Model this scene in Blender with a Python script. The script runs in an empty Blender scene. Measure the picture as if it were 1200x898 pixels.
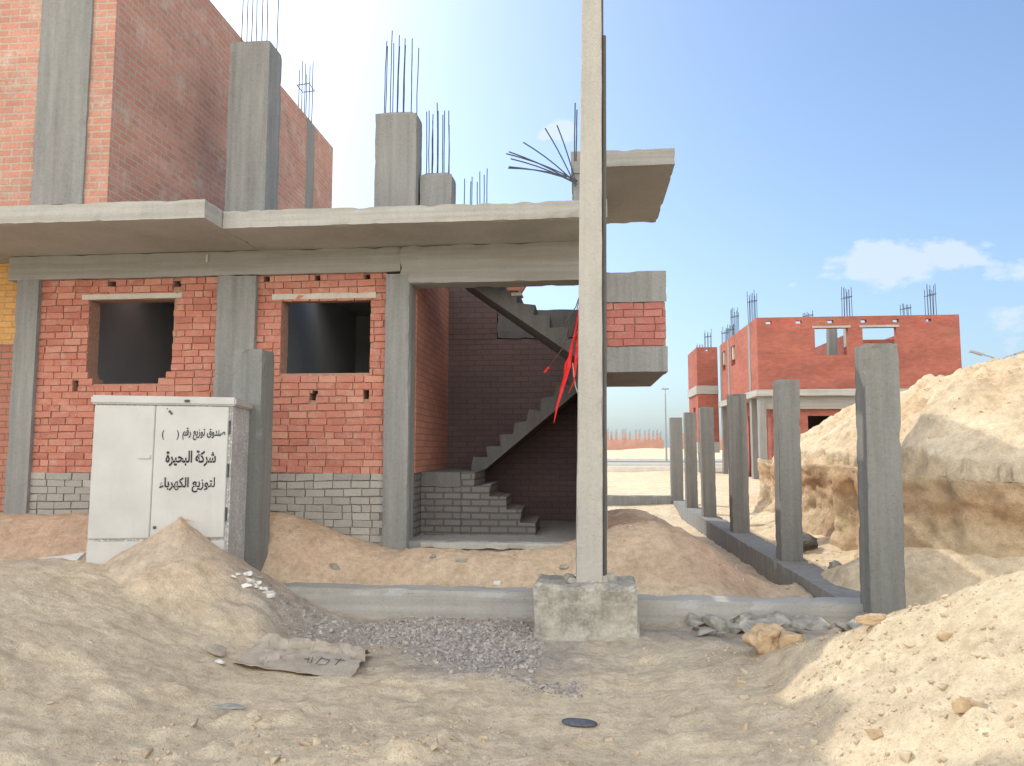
import bpy, bmesh, math, random
import numpy as np
from mathutils import Vector, Matrix, Euler, noise as mnoise

random.seed(7)
rng = np.random.default_rng(11)
SC = bpy.context.scene
COL = SC.collection
R = math.radians

# ------------------------------------------------------------------ noise
_L = np.random.default_rng(3).random((256, 256))
def vnoise(x, y):
    xi = np.floor(x).astype(int); yi = np.floor(y).astype(int)
    fx = x - xi; fy = y - yi
    fx = fx*fx*(3-2*fx); fy = fy*fy*(3-2*fy)
    a = _L[xi & 255, yi & 255]; b = _L[(xi+1) & 255, yi & 255]
    c = _L[xi & 255, (yi+1) & 255]; d = _L[(xi+1) & 255, (yi+1) & 255]
    return (a*(1-fx)+b*fx)*(1-fy)+(c*(1-fx)+d*fx)*fy
def fbm(x, y, o=4, s=0.0):
    t = 0; a = 1; n = 0
    for i in range(o):
        t = t + a*(vnoise(x*2**i+17.3*i+s, y*2**i+5.1*i+s*1.7)-.5); n += a; a *= .5
    return t/n*2
def S(a, b, t):
    t = np.clip((t-a)/(b-a), 0, 1); return t*t*(3-2*t)
def G(x, y, cx, cy, rx, ry):
    return np.exp(-((x-cx)/rx)**2-((y-cy)/ry)**2)

# ------------------------------------------------------------------ terrain height
_q = random.Random(77)
DENTS = [(_q.uniform(-3.2, 1.3), _q.uniform(2.7, 6.0), _q.uniform(0, 3.14), _q.uniform(.05, .10), _q.uniform(.012, .030)) for _ in range(58)]
DENTS += [(_q.uniform(-2.5, 2.0), _q.uniform(6.95, 8.0), _q.uniform(0, 3.14), _q.uniform(.05, .10), _q.uniform(.012, .026)) for _ in range(22)]
DENTS += [(_q.uniform(.5, 2.1), _q.uniform(7.6, 14), _q.uniform(0, 3.14), _q.uniform(.06, .12), _q.uniform(.015, .03)) for _ in range(24)]
BY = [5.5, 6.2, 6.5, 6.8, 7.1, 7.5, 8.1, 8.8, 9.6, 11, 13, 15, 17, 19, 22, 30]
BX = [8.5, 5.0, 4.4, 3.9, 3.45, 3.12, 3.08, 3.30, 3.45, 3.5, 3.45, 3.6, 3.9, 4.8, 7, 12]
def bank_x(y):
    y = np.asarray(y, float)
    fold = 1-np.abs(fbm(y*.62, y*0+4.1, 2, 50))*1.6
    return np.interp(y, BY, BX)+.30*(1-fold)*S(8, 9.5, y)+.10*fbm(y*1.7, y*0+1.3, 3)
def bank_top(y):
    return (1.24+.10*fbm(y*.9, y*0+2.2, 3))*S(34, 24, y)
def height(x, y):
    x = np.asarray(x, float); y = np.asarray(y, float)
    z = np.zeros(np.broadcast(x, y).shape)+.0
    # foreground ripples
    z = z + .035*fbm(x*1.1, y*1.1, 3)*S(9.5, 6, y)
    # left foreground heap
    z = z + .56*S(-1.9, -4.2, x+.25*fbm(x*.7, y*.7, 2, 9))*S(1.2, 4.0, y)*(1-.50*S(5.8, 7.0, y))
    z = z + .10*G(x, y, -1.2, 3.5, .9, .5)+.05*G(x, y, -.3, 3.2, .5, .3)
    # sand cone poured against the cabinet
    d = np.hypot((x+3.46)/np.where(x > -3.46, .82, 1.12), (y-6.16)/.8)
    cone = .93-.62*d**.85+.06*fbm(x*3.5, y*3.5, 4, 14)*np.clip(d*2, 0, 1)
    z = np.maximum(z, cone-.02) + .0
    # yard behind the front beam
    yard = S(6.95, 7.9, y)
    z = z + yard*(.12+.26*S(2.2, .3, x))*S(8.8+0*x, 8.0, y+0*x)*(x < 2.2)
    z = z + .26*G(x, y, -3.15, 7.75, .75, .5)+.10*G(x, y, -1.6, 7.6, .5, .3)
    z = z + .10*S(6.7, 8.2, y)*S(-4.2, -5.2, x)*S(12, 9, y)
    z = z - .22*G(x, y, -4.6, 7.0, 1.2, .35)
    # heap along the house side wall
    z = z + .56*G(x, y, .55, 10.2, .95, 1.9) + .22*G(x, y, .9, 7.9, .8, .9)
    z = z + .1*S(8.0, 9.0, y)*S(2.2, 1.0, x)*S(18, 12, y)
    for (dx_, dy_, a_, dr, dd) in DENTS:
        m_ = (np.abs(x-dx_) < .5) & (np.abs(y-dy_) < .5)
        if np.any(m_):
            ca_, sa_ = math.cos(a_), math.sin(a_)
            u_ = ((x-dx_)*ca_+(y-dy_)*sa_)/(dr*1.7); v_ = (-(x-dx_)*sa_+(y-dy_)*ca_)/(dr*.8)
            q_ = u_*u_+v_*v_
            z = z - np.where(m_, dd*(np.exp(-q_*q_)-.45*np.exp(-(np.sqrt(q_)-1.25)**2*9)), 0)
    # ------------- right foreground heap
    Rr = np.interp(x, [.3, 1.1, 1.62, 2.2, 3.2, 6.0], [0, .12, .50, .86, 1.2, 1.7])
    yr = np.interp(x, [.3, 1.1, 1.62, 2.2, 5.0], [5.75, 5.1, 4.45, 4.05, 3.6]) + .10*fbm(x*2.2, y*0+3.3, 3)
    prof = np.where(y < yr, 1-.50*S(0, 4.2, yr-y), 1-.93*S(0, .95+.3*Rr, y-yr))
    z = z + Rr*prof
    # ------------- right embankment
    xc = bank_x(y)
    inx = x-xc-.16
    rise = S(0, 1, (inx+.06)/.14)
    slope = np.clip(inx, 0, None)*np.interp(y, [6.5, 7.8], [.7, 1])
    up = 1.72*(1-np.exp(-slope*.44))*S(24, 15, y+.5*fbm(x*.4, y*.4, 2, 5))
    rid = 1-np.abs(fbm(x*1.3+.4*y, y*1.1, 3, 21)); rid = rid*rid
    mid = np.abs(fbm(x*2.6, y*2.6, 4, 27))
    emb = rise*(bank_top(y)+up*(1+.25*fbm(x*.5, y*.5, 3, 4)) + (.11*(rid-.7)+.10*mid+.10*np.clip(fbm(x*5, y*5, 3, 23), 0, 1)+.06*fbm(x*9, y*9, 2, 29))*np.clip(slope*1.6, .0, 1)*S(40, 25, y))
    emb = emb + rise*.38*G(x, y, 3.85, 8.35, .42, .55)
    z = z + emb*S(5.2, 6.3, y)*S(300, 40, x)
    # scree at the foot of the bank
    z = z + (1-rise)*(.50*S(1.25, 0, xc-x)*S(9.0, 7.4, y)*S(5.0, 6.2, y)+.14*S(.7, 0, xc-x)*S(8, 9, y)*S(22, 18, y)*(1+.8*fbm(x*2, y*2, 3, 41)))
    z = z - .17*S(6.78, 7.1, y)*S(1.0, 1.9, x)*S(2.5, 2.3, x)*S(19, 17, y)
    # far terrain
    z = z + .10*S(17, 21, y) + .75*S(60, 150, y)+.35*fbm(x*.05, y*.05, 3)*S(22, 90, y)*S(900, 300, y)
    z = z + .35*np.clip(fbm(x*.22, y*.16, 3, 3), 0, 1)*S(21, 30, y)*S(60, 45, y)*.5
    z = z + 1.2*np.clip(fbm(x*.08, y*.05, 3, 6), 0, 1)*S(92, 105, y)*S(160, 125, y)
    road = S(40, 43.5, y)*S(92, 86, y)
    z = z*(1-road) + .05*road
    # fine surface
    near = S(24, 12, y)
    z = z + near*(.026*fbm(x*5, y*5, 5) + .020*np.clip(fbm(x*11, y*11, 2, 31), .05, 1))
    z = z + .085*np.clip(fbm(x*4.2, y*4.2, 4, 3.7)-.02, 0, 1)*(1.2*G(x, y, -1.1, 3.5, 1.5, .7)+.5*S(5, 4, y)+.8*G(x, y, .8, 8, 1.3, 1.5)+.7*S(1.0, 1.8, x)*S(6, 5, y)+.8*S(3.4, 4, x)*S(7, 8, y)*near)
    return z

def hz(x, y):
    return float(height(np.array([x]), np.array([y]))[0])

# ------------------------------------------------------------------ materials
def N(nt, t, **k):
    n = nt.nodes.new(t)
    for a, v in k.items():
        setattr(n, a, v)
    return n
def mat(name, rough=.9):
    m = bpy.data.materials.new(name); m.use_nodes = True
    nt = m.node_tree; b = nt.nodes['Principled BSDF']
    b.inputs['Roughness'].default_value = rough
    b.inputs['Specular IOR Level'].default_value = .2
    return m, nt, b
def ramp(nt, src, stops):
    r = N(nt, 'ShaderNodeValToRGB'); e = r.color_ramp.elements
    while len(e) < len(stops): e.new(.5)
    for i, (p, c) in enumerate(stops):
        e[i].position = p; e[i].color = (*c, 1) if len(c) == 3 else c
    nt.links.new(src, r.inputs[0]); return r.outputs[0]
def noise(nt, vec, scale, detail=5, rough=.6):
    n = N(nt, 'ShaderNodeTexNoise'); n.inputs['Scale'].default_value = scale
    n.inputs['Detail'].default_value = detail; n.inputs['Roughness'].default_value = rough
    nt.links.new(vec, n.inputs['Vector']); return n.outputs['Fac']
def mapping(nt, vec, sc):
    m = N(nt, 'ShaderNodeMapping'); m.inputs['Scale'].default_value = sc
    nt.links.new(vec, m.inputs['Vector']); return m.outputs[0]
def mix(nt, fac, a, b, mode='MIX'):
    m = N(nt, 'ShaderNodeMix', data_type='RGBA', blend_type=mode)
    if isinstance(fac, float): m.inputs[0].default_value = fac
    else: nt.links.new(fac, m.inputs[0])
    for i, v in ((6, a), (7, b)):
        if isinstance(v, tuple): m.inputs[i].default_value = (*v, 1)
        else: nt.links.new(v, m.inputs[i])
    return m.outputs[2]
def bump(nt, b, h, strength=.4, dist=.01):
    n = N(nt, 'ShaderNodeBump'); n.inputs['Strength'].default_value = strength
    n.inputs['Distance'].default_value = dist
    nt.links.new(h, n.inputs['Height']); nt.links.new(n.outputs[0], b.inputs['Normal'])
def wpos(nt):
    return N(nt, 'ShaderNodeNewGeometry').outputs['Position']

def concrete(name, dark, light, streak=.5, board=0.0):
    m, nt, b = mat(name, .92); P = wpos(nt)
    n1 = noise(nt, P, 2.2, 6, .65)
    c = ramp(nt, n1, [(.32, dark), (.68, light)])
    n2 = noise(nt, mapping(nt, P, (14, 14, .8)), 1.0, 4, .6)
    c = mix(nt, streak, c, ramp(nt, n2, [(.3, tuple(v*.78 for v in dark)), (.7, tuple(min(1, v*1.2) for v in light))]))
    n3 = noise(nt, P, 38, 4, .7)
    c = mix(nt, .35, c, ramp(nt, n3, [(.35, dark), (.62, light)]))
    h = n3
    if board:
        n4 = noise(nt, mapping(nt, P, (.7, .7, 16)), 1.0, 3, .5)
        c = mix(nt, board, c, ramp(nt, n4, [(.38, (.27, .25, .215)), (.6, light)]))
    # pits
    v = N(nt, 'ShaderNodeTexVoronoi'); v.inputs['Scale'].default_value = 26; nt.links.new(P, v.inputs['Vector'])
    c = mix(nt, .6, c, ramp(nt, v.outputs['Distance'], [(.05, tuple(q*.45 for q in dark)), (.13, (1, 1, 1))]), 'MULTIPLY')
    nt.links.new(c, b.inputs['Base Color'])
    bump(nt, b, h, .55, .012)
    return m
M = {}
M['concrete'] = concrete('concrete_grey', (.20, .203, .198), (.295, .296, .285), .65)
M['concrete_board'] = concrete('concrete_board_marked', (.25, .25, .238), (.345, .34, .32), .25, .62)
M['concrete_edge'] = concrete('concrete_slab_edge', (.34, .335, .315), (.46, .45, .42), .25, .35)
M['concrete_pole'] = concrete('concrete_pale', (.37, .355, .32), (.48, .46, .415), .3)
M['concrete_post'] = concrete('concrete_post_grey', (.175, .178, .17), (.26, .26, .245), .5)
M['concrete_old'] = concrete('concrete_rough_block', (.20, .19, .165), (.52, .49, .42), .2)
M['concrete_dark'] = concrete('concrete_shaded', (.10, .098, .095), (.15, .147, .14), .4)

nt_ = M['concrete_old'].node_tree
for n_ in nt_.nodes:
    if n_.type == 'VALTORGB' and abs(n_.color_ramp.elements[0].position-.32) < .01:
        n_.color_ramp.elements[0].position = .44; n_.color_ramp.elements[1].position = .56
def brick_real(name, cols, mortar_like):
    m, nt, b = mat(name, .95); P = wpos(nt)
    a = N(nt, 'ShaderNodeAttribute'); a.attribute_name = 'tint'
    c = ramp(nt, a.outputs['Fac'], [(i/(len(cols)-1), k) for i, k in enumerate(cols)])
    n = noise(nt, P, 9, 6, .7)
    c = mix(nt, ramp(nt, n, [(.50, (0, 0, 0)), (.72, (.75, .75, .75))]), c, mortar_like)
    n2 = noise(nt, P, 55, 3, .7)
    c = mix(nt, .35, c, ramp(nt, n2, [(.3, (.5, .5, .5)), (.7, (1.25, 1.2, 1.15))]), 'MULTIPLY')
    nt.links.new(c, b.inputs['Base Color']); bump(nt, b, n2, .5, .008)
    return m
M['brick'] = brick_real('red_brick', [(.41, .16, .115), (.47, .185, .135), (.52, .215, .155), (.49, .21, .165), (.57, .28, .205)], (.54, .36, .28))
M['brick_white'] = brick_real('sand_lime_brick', [(.31, .295, .275), (.37, .35, .325), (.43, .41, .375)], (.34, .31, .275))
M['brick_bay'] = brick_real('dusky_brick', [(.38, .14, .12), (.43, .165, .14), (.47, .20, .165)], (.40, .27, .23))
m, nt, b = mat('mortar', 1); n = noise(nt, wpos(nt), 30, 4)
nt.links.new(ramp(nt, n, [(.3, (.30, .165, .125)), (.7, (.44, .28, .215))]), b.inputs['Base Color']); M['mortar'] = m
m, nt, b = mat('mortar_grey', 1); n = noise(nt, wpos(nt), 30, 4)
nt.links.new(ramp(nt, n, [(.3, (.17, .16, .15)), (.7, (.27, .26, .24))]), b.inputs['Base Color']); M['mortar_grey'] = m

def brick_proc(name, c1, c2, mortar, smear=(.42, .33, .27), msize=.009, smear_amt=.3):
    m, nt, b = mat(name, .95); P = wpos(nt)
    g = N(nt, 'ShaderNodeNewGeometry')
    sn = N(nt, 'ShaderNodeSeparateXYZ'); nt.links.new(g.outputs['True Normal'], sn.inputs[0])
    sp = N(nt, 'ShaderNodeSeparateXYZ'); nt.links.new(P, sp.inputs[0])
    ab = N(nt, 'ShaderNodeMath', operation='ABSOLUTE'); nt.links.new(sn.outputs[0], ab.inputs[0])
    gt = N(nt, 'ShaderNodeMath', operation='GREATER_THAN'); gt.inputs[1].default_value = .6; nt.links.new(ab.outputs[0], gt.inputs[0])
    mx = N(nt, 'ShaderNodeMix', data_type='FLOAT')
    nt.links.new(gt.outputs[0], mx.inputs[0]); nt.links.new(sp.outputs[0], mx.inputs[2]); nt.links.new(sp.outputs[1], mx.inputs[3])
    cb = N(nt, 'ShaderNodeCombineXYZ'); nt.links.new(mx.outputs[0], cb.inputs[0]); nt.links.new(sp.outputs[2], cb.inputs[1])
    # slight waviness of the courses
    nz = N(nt, 'ShaderNodeTexNoise'); nz.inputs['Scale'].default_value = 1.6; nt.links.new(P, nz.inputs['Vector'])
    vm = N(nt, 'ShaderNodeVectorMath', operation='SCALE'); vm.inputs['Scale'].default_value = .02; nt.links.new(nz.outputs['Color'], vm.inputs[0])
    va = N(nt, 'ShaderNodeVectorMath', operation='ADD'); nt.links.new(cb.outputs[0], va.inputs[0]); nt.links.new(vm.outputs[0], va.inputs[1])
    bt = N(nt, 'ShaderNodeTexBrick'); nt.links.new(va.outputs[0], bt.inputs['Vector'])
    bt.inputs['Scale'].default_value = 1; bt.inputs['Brick Width'].default_value = .215; bt.inputs['Row Height'].default_value = .076
    bt.inputs['Mortar Size'].default_value = msize; bt.inputs['Mortar Smooth'].default_value = .3; bt.inputs['Bias'].default_value = -.1
    for i, c in ((1, c1), (2, c2), (3, mortar)): bt.inputs[i].default_value = (*c, 1)
    n = noise(nt, P, 3.5, 6, .7)
    c = mix(nt, ramp(nt, n, [(.52, (0, 0, 0)), (.75, (smear_amt*2,)*3)]), bt.outputs['Color'], smear)
    n2 = noise(nt, P, 40, 3, .7)
    c = mix(nt, .4, c, ramp(nt, n2, [(.3, (.55, .55, .55)), (.7, (1.2, 1.2, 1.2))]), 'MULTIPLY')
    n4 = noise(nt, mapping(nt, P, (.5, .5, 1.2)), 1.3, 3)
    c = mix(nt, .5, c, ramp(nt, n4, [(.35, (.68, .68, .7)), (.65, (1.15, 1.12, 1.1))]), 'MULTIPLY')
    nt.links.new(c, b.inputs['Base Color'])
    iv = N(nt, 'ShaderNodeMath', operation='SUBTRACT'); iv.inputs[0].default_value = 1; nt.links.new(bt.outputs['Fac'], iv.inputs[1])
    bump(nt, b, iv.outputs[0], .6, .01)
    return m
M['brick_upper'] = brick_proc('upper_brick', (.58, .29, .22), (.48, .24, .18), (.48, .38, .31), (.58, .50, .43), .012, .45)
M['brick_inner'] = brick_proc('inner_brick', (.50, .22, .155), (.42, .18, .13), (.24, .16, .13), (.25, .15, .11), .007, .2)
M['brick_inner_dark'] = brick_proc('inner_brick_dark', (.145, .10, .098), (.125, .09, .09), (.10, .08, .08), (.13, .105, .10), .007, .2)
M['brick_far'] = brick_proc('far_brick', (.45, .14, .105), (.36, .11, .085), (.30, .16, .12), (.48, .25, .17), .009, .18)
M['brick_inner_white'] = brick_proc('inner_white_brick', (.19, .178, .167), (.15, .14, .133), (.10, .095, .09), (.15, .135, .12), .012, .2)
M['brick_sun_painted'] = brick_proc('sun_painted_brick', (.72, .42, .16), (.62, .34, .12), (.50, .32, .16), (.72, .46, .2), .007, .2)  # sunlight on the wall painted into the brick colour as ochre

m, nt, b = mat('iron_rebar', .7); n = noise(nt, wpos(nt), 30, 3)
nt.links.new(ramp(nt, n, [(.3, (.045, .06, .10)), (.7, (.10, .10, .12))]), b.inputs['Base Color']); M['rebar'] = m
def plain(name, a, c, sc=8, rough=.8, bstr=.2, bd=.01):
    m, nt, b = mat(name, rough); n = noise(nt, wpos(nt), sc, 5, .65)
    nt.links.new(ramp(nt, n, [(.35, a), (.65, c)]), b.inputs['Base Color']); bump(nt, b, n, bstr, bd); return m
M['red'] = plain('red_plastic', (.55, .012, .015), (.78, .03, .03), 12, .4)
M['cable'] = plain('dark_cable', (.08, .03, .03), (.14, .05, .05), 10, .5)
M['sack'] = plain('cement_sack_paper', (.33, .28, .22), (.46, .395, .32), 11, .9, .5, .02)
M['sack_ink'] = plain('sack_ink', (.09, .11, .12), (.14, .16, .17), 30)
M['paper'] = plain('white_scrap', (.62, .6, .56), (.8, .78, .74), 20, .8)
M['black'] = plain('black_rubber', (.05, .055, .065), (.13, .14, .16), 20, .6)
M['rock'] = plain('sandstone', (.42, .29, .17), (.62, .46, .29), 14, .95, .8, .02)
M['rubble'] = plain('broken_concrete', (.24, .235, .21), (.42, .40, .35), 14, .95, .6, .02)
M['gravel'] = plain('crushed_stone', (.22, .20, .19), (.52, .47, .42), 22, .95)
M['clod'] = plain('dry_sand_clods', (.46, .37, .26), (.64, .52, .37), 9, .98, .5)
M['lampgrey'] = plain('galvanised', (.3, .3, .3), (.4, .4, .4), 9, .5)
M['asphalt'] = plain('dusty_asphalt', (.17, .165, .16), (.23, .22, .21), 2, .9)
M['kerb'] = plain('kerb_paint', (.62, .58, .52), (.72, .68, .6), 2, .9)
M['farwall'] = plain('far_brick_haze', (.42, .23, .18), (.5, .31, .25), .6, .95)
M['lintel'] = concrete('lintel_concrete', (.42, .40, .35), (.58, .55, .48), .1)
M['ink'] = plain('black_sign_paint', (.02, .022, .03), (.045, .045, .05), 60, .6)

M['room'] = concrete('room_plaster', (.42, .43, .44), (.48, .49, .50), .1)
# cabinet paint: chipped pale enamel
def cab_mat(name, chip):
    m, nt, b = mat(name, .5); P = wpos(nt)
    n = noise(nt, P, 2.5, 5)
    c = ramp(nt, n, [(.3, (.47, .47, .45)), (.7, (.57, .57, .55))])
    n1 = noise(nt, mapping(nt, P, (9, 9, .9)), 1.0, 4)
    c = mix(nt, ramp(nt, n1, [(.55, (0, 0, 0)), (.8, (.35, .35, .35))]), c, (.42, .39, .33))
    n2 = noise(nt, P, 42, 3, .75)
    if chip:
        nb = noise(nt, P, 2.6, 2)
        mm = N(nt, 'ShaderNodeMath', operation='MULTIPLY_ADD'); mm.inputs[1].default_value = .45; nt.links.new(nb, mm.inputs[0]); nt.links.new(n2, mm.inputs[2])
        c = mix(nt, ramp(nt, mm.outputs[0], [(.74, (0, 0, 0)), (.77, (1, 1, 1))]), mix(nt, .4, c, (.34, .33, .315)), (.72, .72, .70))
    else:
        c = mix(nt, ramp(nt, n2, [(.70, (0, 0, 0)), (.735, (1, 1, 1))]), c, (.36, .34, .3))
    sp = N(nt, 'ShaderNodeSeparateXYZ'); nt.links.new(P, sp.inputs[0])
    nt.links.new(c, b.inputs['Base Color']); bump(nt, b, n, .1, .02)
    return m
M['cab'] = cab_mat('cabinet_enamel', False); M['cab_side'] = cab_mat('cabinet_enamel_chipped', True)

# sand
m, nt, b = mat('sand', 1.0); P = wpos(nt); b.inputs['Specular IOR Level'].default_value = .05
at = N(nt, 'ShaderNodeVertexColor'); at.layer_name = 'Col'
n1 = noise(nt, P, 1.6, 7, .65); n2 = noise(nt, P, 13, 6, .7); n3 = noise(nt, P, 95, 4, .8)
c = mix(nt, .5, at.outputs[0], ramp(nt, n1, [(.3, (.78, .76, .74)), (.7, (1.15, 1.14, 1.12))]), 'MULTIPLY')
c = mix(nt, .8, c, ramp(nt, n2, [(.3, (.74, .72, .70)), (.6, (1.1, 1.1, 1.1))]), 'MULTIPLY')
n5 = noise(nt, P, 5.0, 6, .75)
c = mix(nt, .55, c, ramp(nt, n5, [(.36, (.80, .74, .68)), (.5, (1, 1, 1)), (.66, (1.10, 1.12, 1.14))]), 'MULTIPLY')
c = mix(nt, .8, c, ramp(nt, n3, [(.3, (.52, .50, .48)), (.44, (1, 1, 1)), (.7, (1.16, 1.16, 1.16))]), 'MULTIPLY')
nt.links.new(c, b.inputs['Base Color'])
ad = N(nt, 'ShaderNodeMath', operation='MULTIPLY_ADD'); ad.inputs[1].default_value = 3.0
nt.links.new(n2, ad.inputs[0]); nt.links.new(n3, ad.inputs[2])
bump(nt, b, ad.outputs[0], .85, .016)
M['sand'] = m

# ------------------------------------------------------------------ mesh helpers
def link(name, me, parent=None, mats=None, loc=None, rot=None, smooth=False):
    o = bpy.data.objects.new(name, me); COL.objects.link(o)
    if mats is not None and me is not None:
        for k in (mats if isinstance(mats, (list, tuple)) else [mats]):
            me.materials.append(M[k])
    if parent: o.parent = parent
    if loc: o.location = loc
    if rot: o.rotation_euler = rot
    if smooth and me is not None:
        me.polygons.foreach_set('use_smooth', [True]*len(me.polygons))
    return o
def tag(o, label=None, cat=None, group=None, kind=None):
    if label: o['label'] = label
    if cat: o['category'] = cat
    if group: o['group'] = group
    if kind: o['kind'] = kind
    return o
def thing(name, label, cat, loc=(0, 0, 0), rot=(0, 0, 0), group=None):
    o = bpy.data.objects.new(name, None); COL.objects.link(o); o.location = loc; o.rotation_euler = rot
    o.empty_display_size = .2
    return tag(o, label, cat, group)
def pymesh(name, vs, fs):
    me = bpy.data.meshes.new(name); me.from_pydata([tuple(v) for v in vs], [], fs); me.update(); return me

def rough_mesh(name, x0, x1, y0, y1, z0, z1, seg=.1, amp=.008, chip=.015, bev=.0, nf=2.5, taper=None, dome=0):
    """a box whose surface is a fine grid, displaced and chipped like cast concrete"""
    nx = max(1, int(round((x1-x0)/seg))); ny = max(1, int(round((y1-y0)/seg))); nz = max(1, int(round((z1-z0)/seg)))
    idx = {}; vs = []; fs = []
    def vid(i, j, k):
        if (i, j, k) in idx: return idx[(i, j, k)]
        x = x0+(x1-x0)*i/nx; y = y0+(y1-y0)*j/ny; z = z0+(z1-z0)*k/nz
        e = (i in (0, nx))+(j in (0, ny))+(k in (0, nz))
        p = Vector((x, y, z)); cc = Vector(((x0+x1)/2, (y0+y1)/2, (z0+z1)/2))
        n = Vector(((i == nx)-(i == 0), (j == ny)-(j == 0), (k == nz)-(k == 0))).normalized()
        d = mnoise.noise(p*nf)*amp + mnoise.noise(p*nf*4+Vector((9, 3, 1)))*amp*.5
        if e >= 2:
            d -= bev + chip*max(0, mnoise.noise(p*7+Vector((3, 8, 2)))-.05)*2
        if dome and k == nz:
            rr = max(abs(x-cc.x)/((x1-x0)/2), abs(y-cc.y)/((y1-y0)/2)); p.z -= dome*rr**4
        p = p+n*d
        if taper:
            t = (z-z0)/(z1-z0); s = 1+(taper-1)*t
            p.x = cc.x+(p.x-cc.x)*s; p.y = cc.y+(p.y-cc.y)*s
        idx[(i, j, k)] = len(vs); vs.append(p); return idx[(i, j, k)]
    for i in range(nx):
        for j in range(ny):
            fs.append((vid(i, j, 0), vid(i, j+1, 0), vid(i+1, j+1, 0), vid(i+1, j, 0)))
            fs.append((vid(i, j, nz), vid(i+1, j, nz), vid(i+1, j+1, nz), vid(i, j+1, nz)))
    for i in range(nx):
        for k in range(nz):
            fs.append((vid(i, 0, k), vid(i+1, 0, k), vid(i+1, 0, k+1), vid(i, 0, k+1)))
            fs.append((vid(i, ny, k), vid(i, ny, k+1), vid(i+1, ny, k+1), vid(i+1, ny, k)))
    for j in range(ny):
        for k in range(nz):
            fs.append((vid(0, j, k), vid(0, j, k+1), vid(0, j+1, k+1), vid(0, j+1, k)))
            fs.append((vid(nx, j, k), vid(nx, j+1, k), vid(nx, j+1, k+1), vid(nx, j, k+1)))
    return pymesh(name, vs, fs)
def rbox(name, parent, m, x0, x1, y0, y1, z0, z1, **k):
    return link(name, rough_mesh(name, x0, x1, y0, y1, z0, z1, **k), parent, m)

def holes_mesh(name, u0, u1, v0, v1, t0, t1, holes, axis='x', top=None):
    """wall slab between u0..u1 (along axis) and z v0..v1 with rectangular holes (ua,ub,va,vb); thickness t0..t1 on the other axis"""
    us = sorted({u0, u1, *[min(max(h[0], u0), u1) for h in holes], *[min(max(h[1], u0), u1) for h in holes]})
    vv = sorted({v0, v1, *[min(max(h[2], v0), v1) for h in holes], *[min(max(h[3], v0), v1) for h in holes]})
    nu, nv = len(us)-1, len(vv)-1
    def solid(i, j):
        if not (0 <= i < nu and 0 <= j < nv): return False
        cu = (us[i]+us[i+1])/2; cv = (vv[j]+vv[j+1])/2
        return not any(h[0] < cu < h[1] and h[2] < cv < h[3] for h in holes)
    idx = {}; vs = []; fs = []
    def vid(i, j, s):
        k = (i, j, s)
        if k not in idx:
            idx[k] = len(vs); t = t1 if s else t0
            vs.append((us[i], t, vv[j]) if axis == 'x' else (t, us[i], vv[j]))
        return idx[k]
    for i in range(nu):
        for j in range(nv):
            if not solid(i, j): continue
            q = [(i, j), (i+1, j), (i+1, j+1), (i, j+1)]
            fs.append([vid(*p, 0) for p in q]); fs.append([vid(*p, 1) for p in reversed(q)])
            for (a, b2, di, dj) in ((0, 1, 0, -1), (1, 2, 1, 0), (2, 3, 0, 1), (3, 0, -1, 0)):
                if not solid(i+di, j+dj):
                    fs.append([vid(*q[b2], 0), vid(*q[a], 0), vid(*q[a], 1), vid(*q[b2], 1)])
    if axis == 'y': fs = [list(reversed(f)) for f in fs]
    return pymesh(name, vs, fs)
def hwall(name, parent, m, *a, **k):
    return link(name, holes_mesh(name, *a, **k), parent, m)

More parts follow.
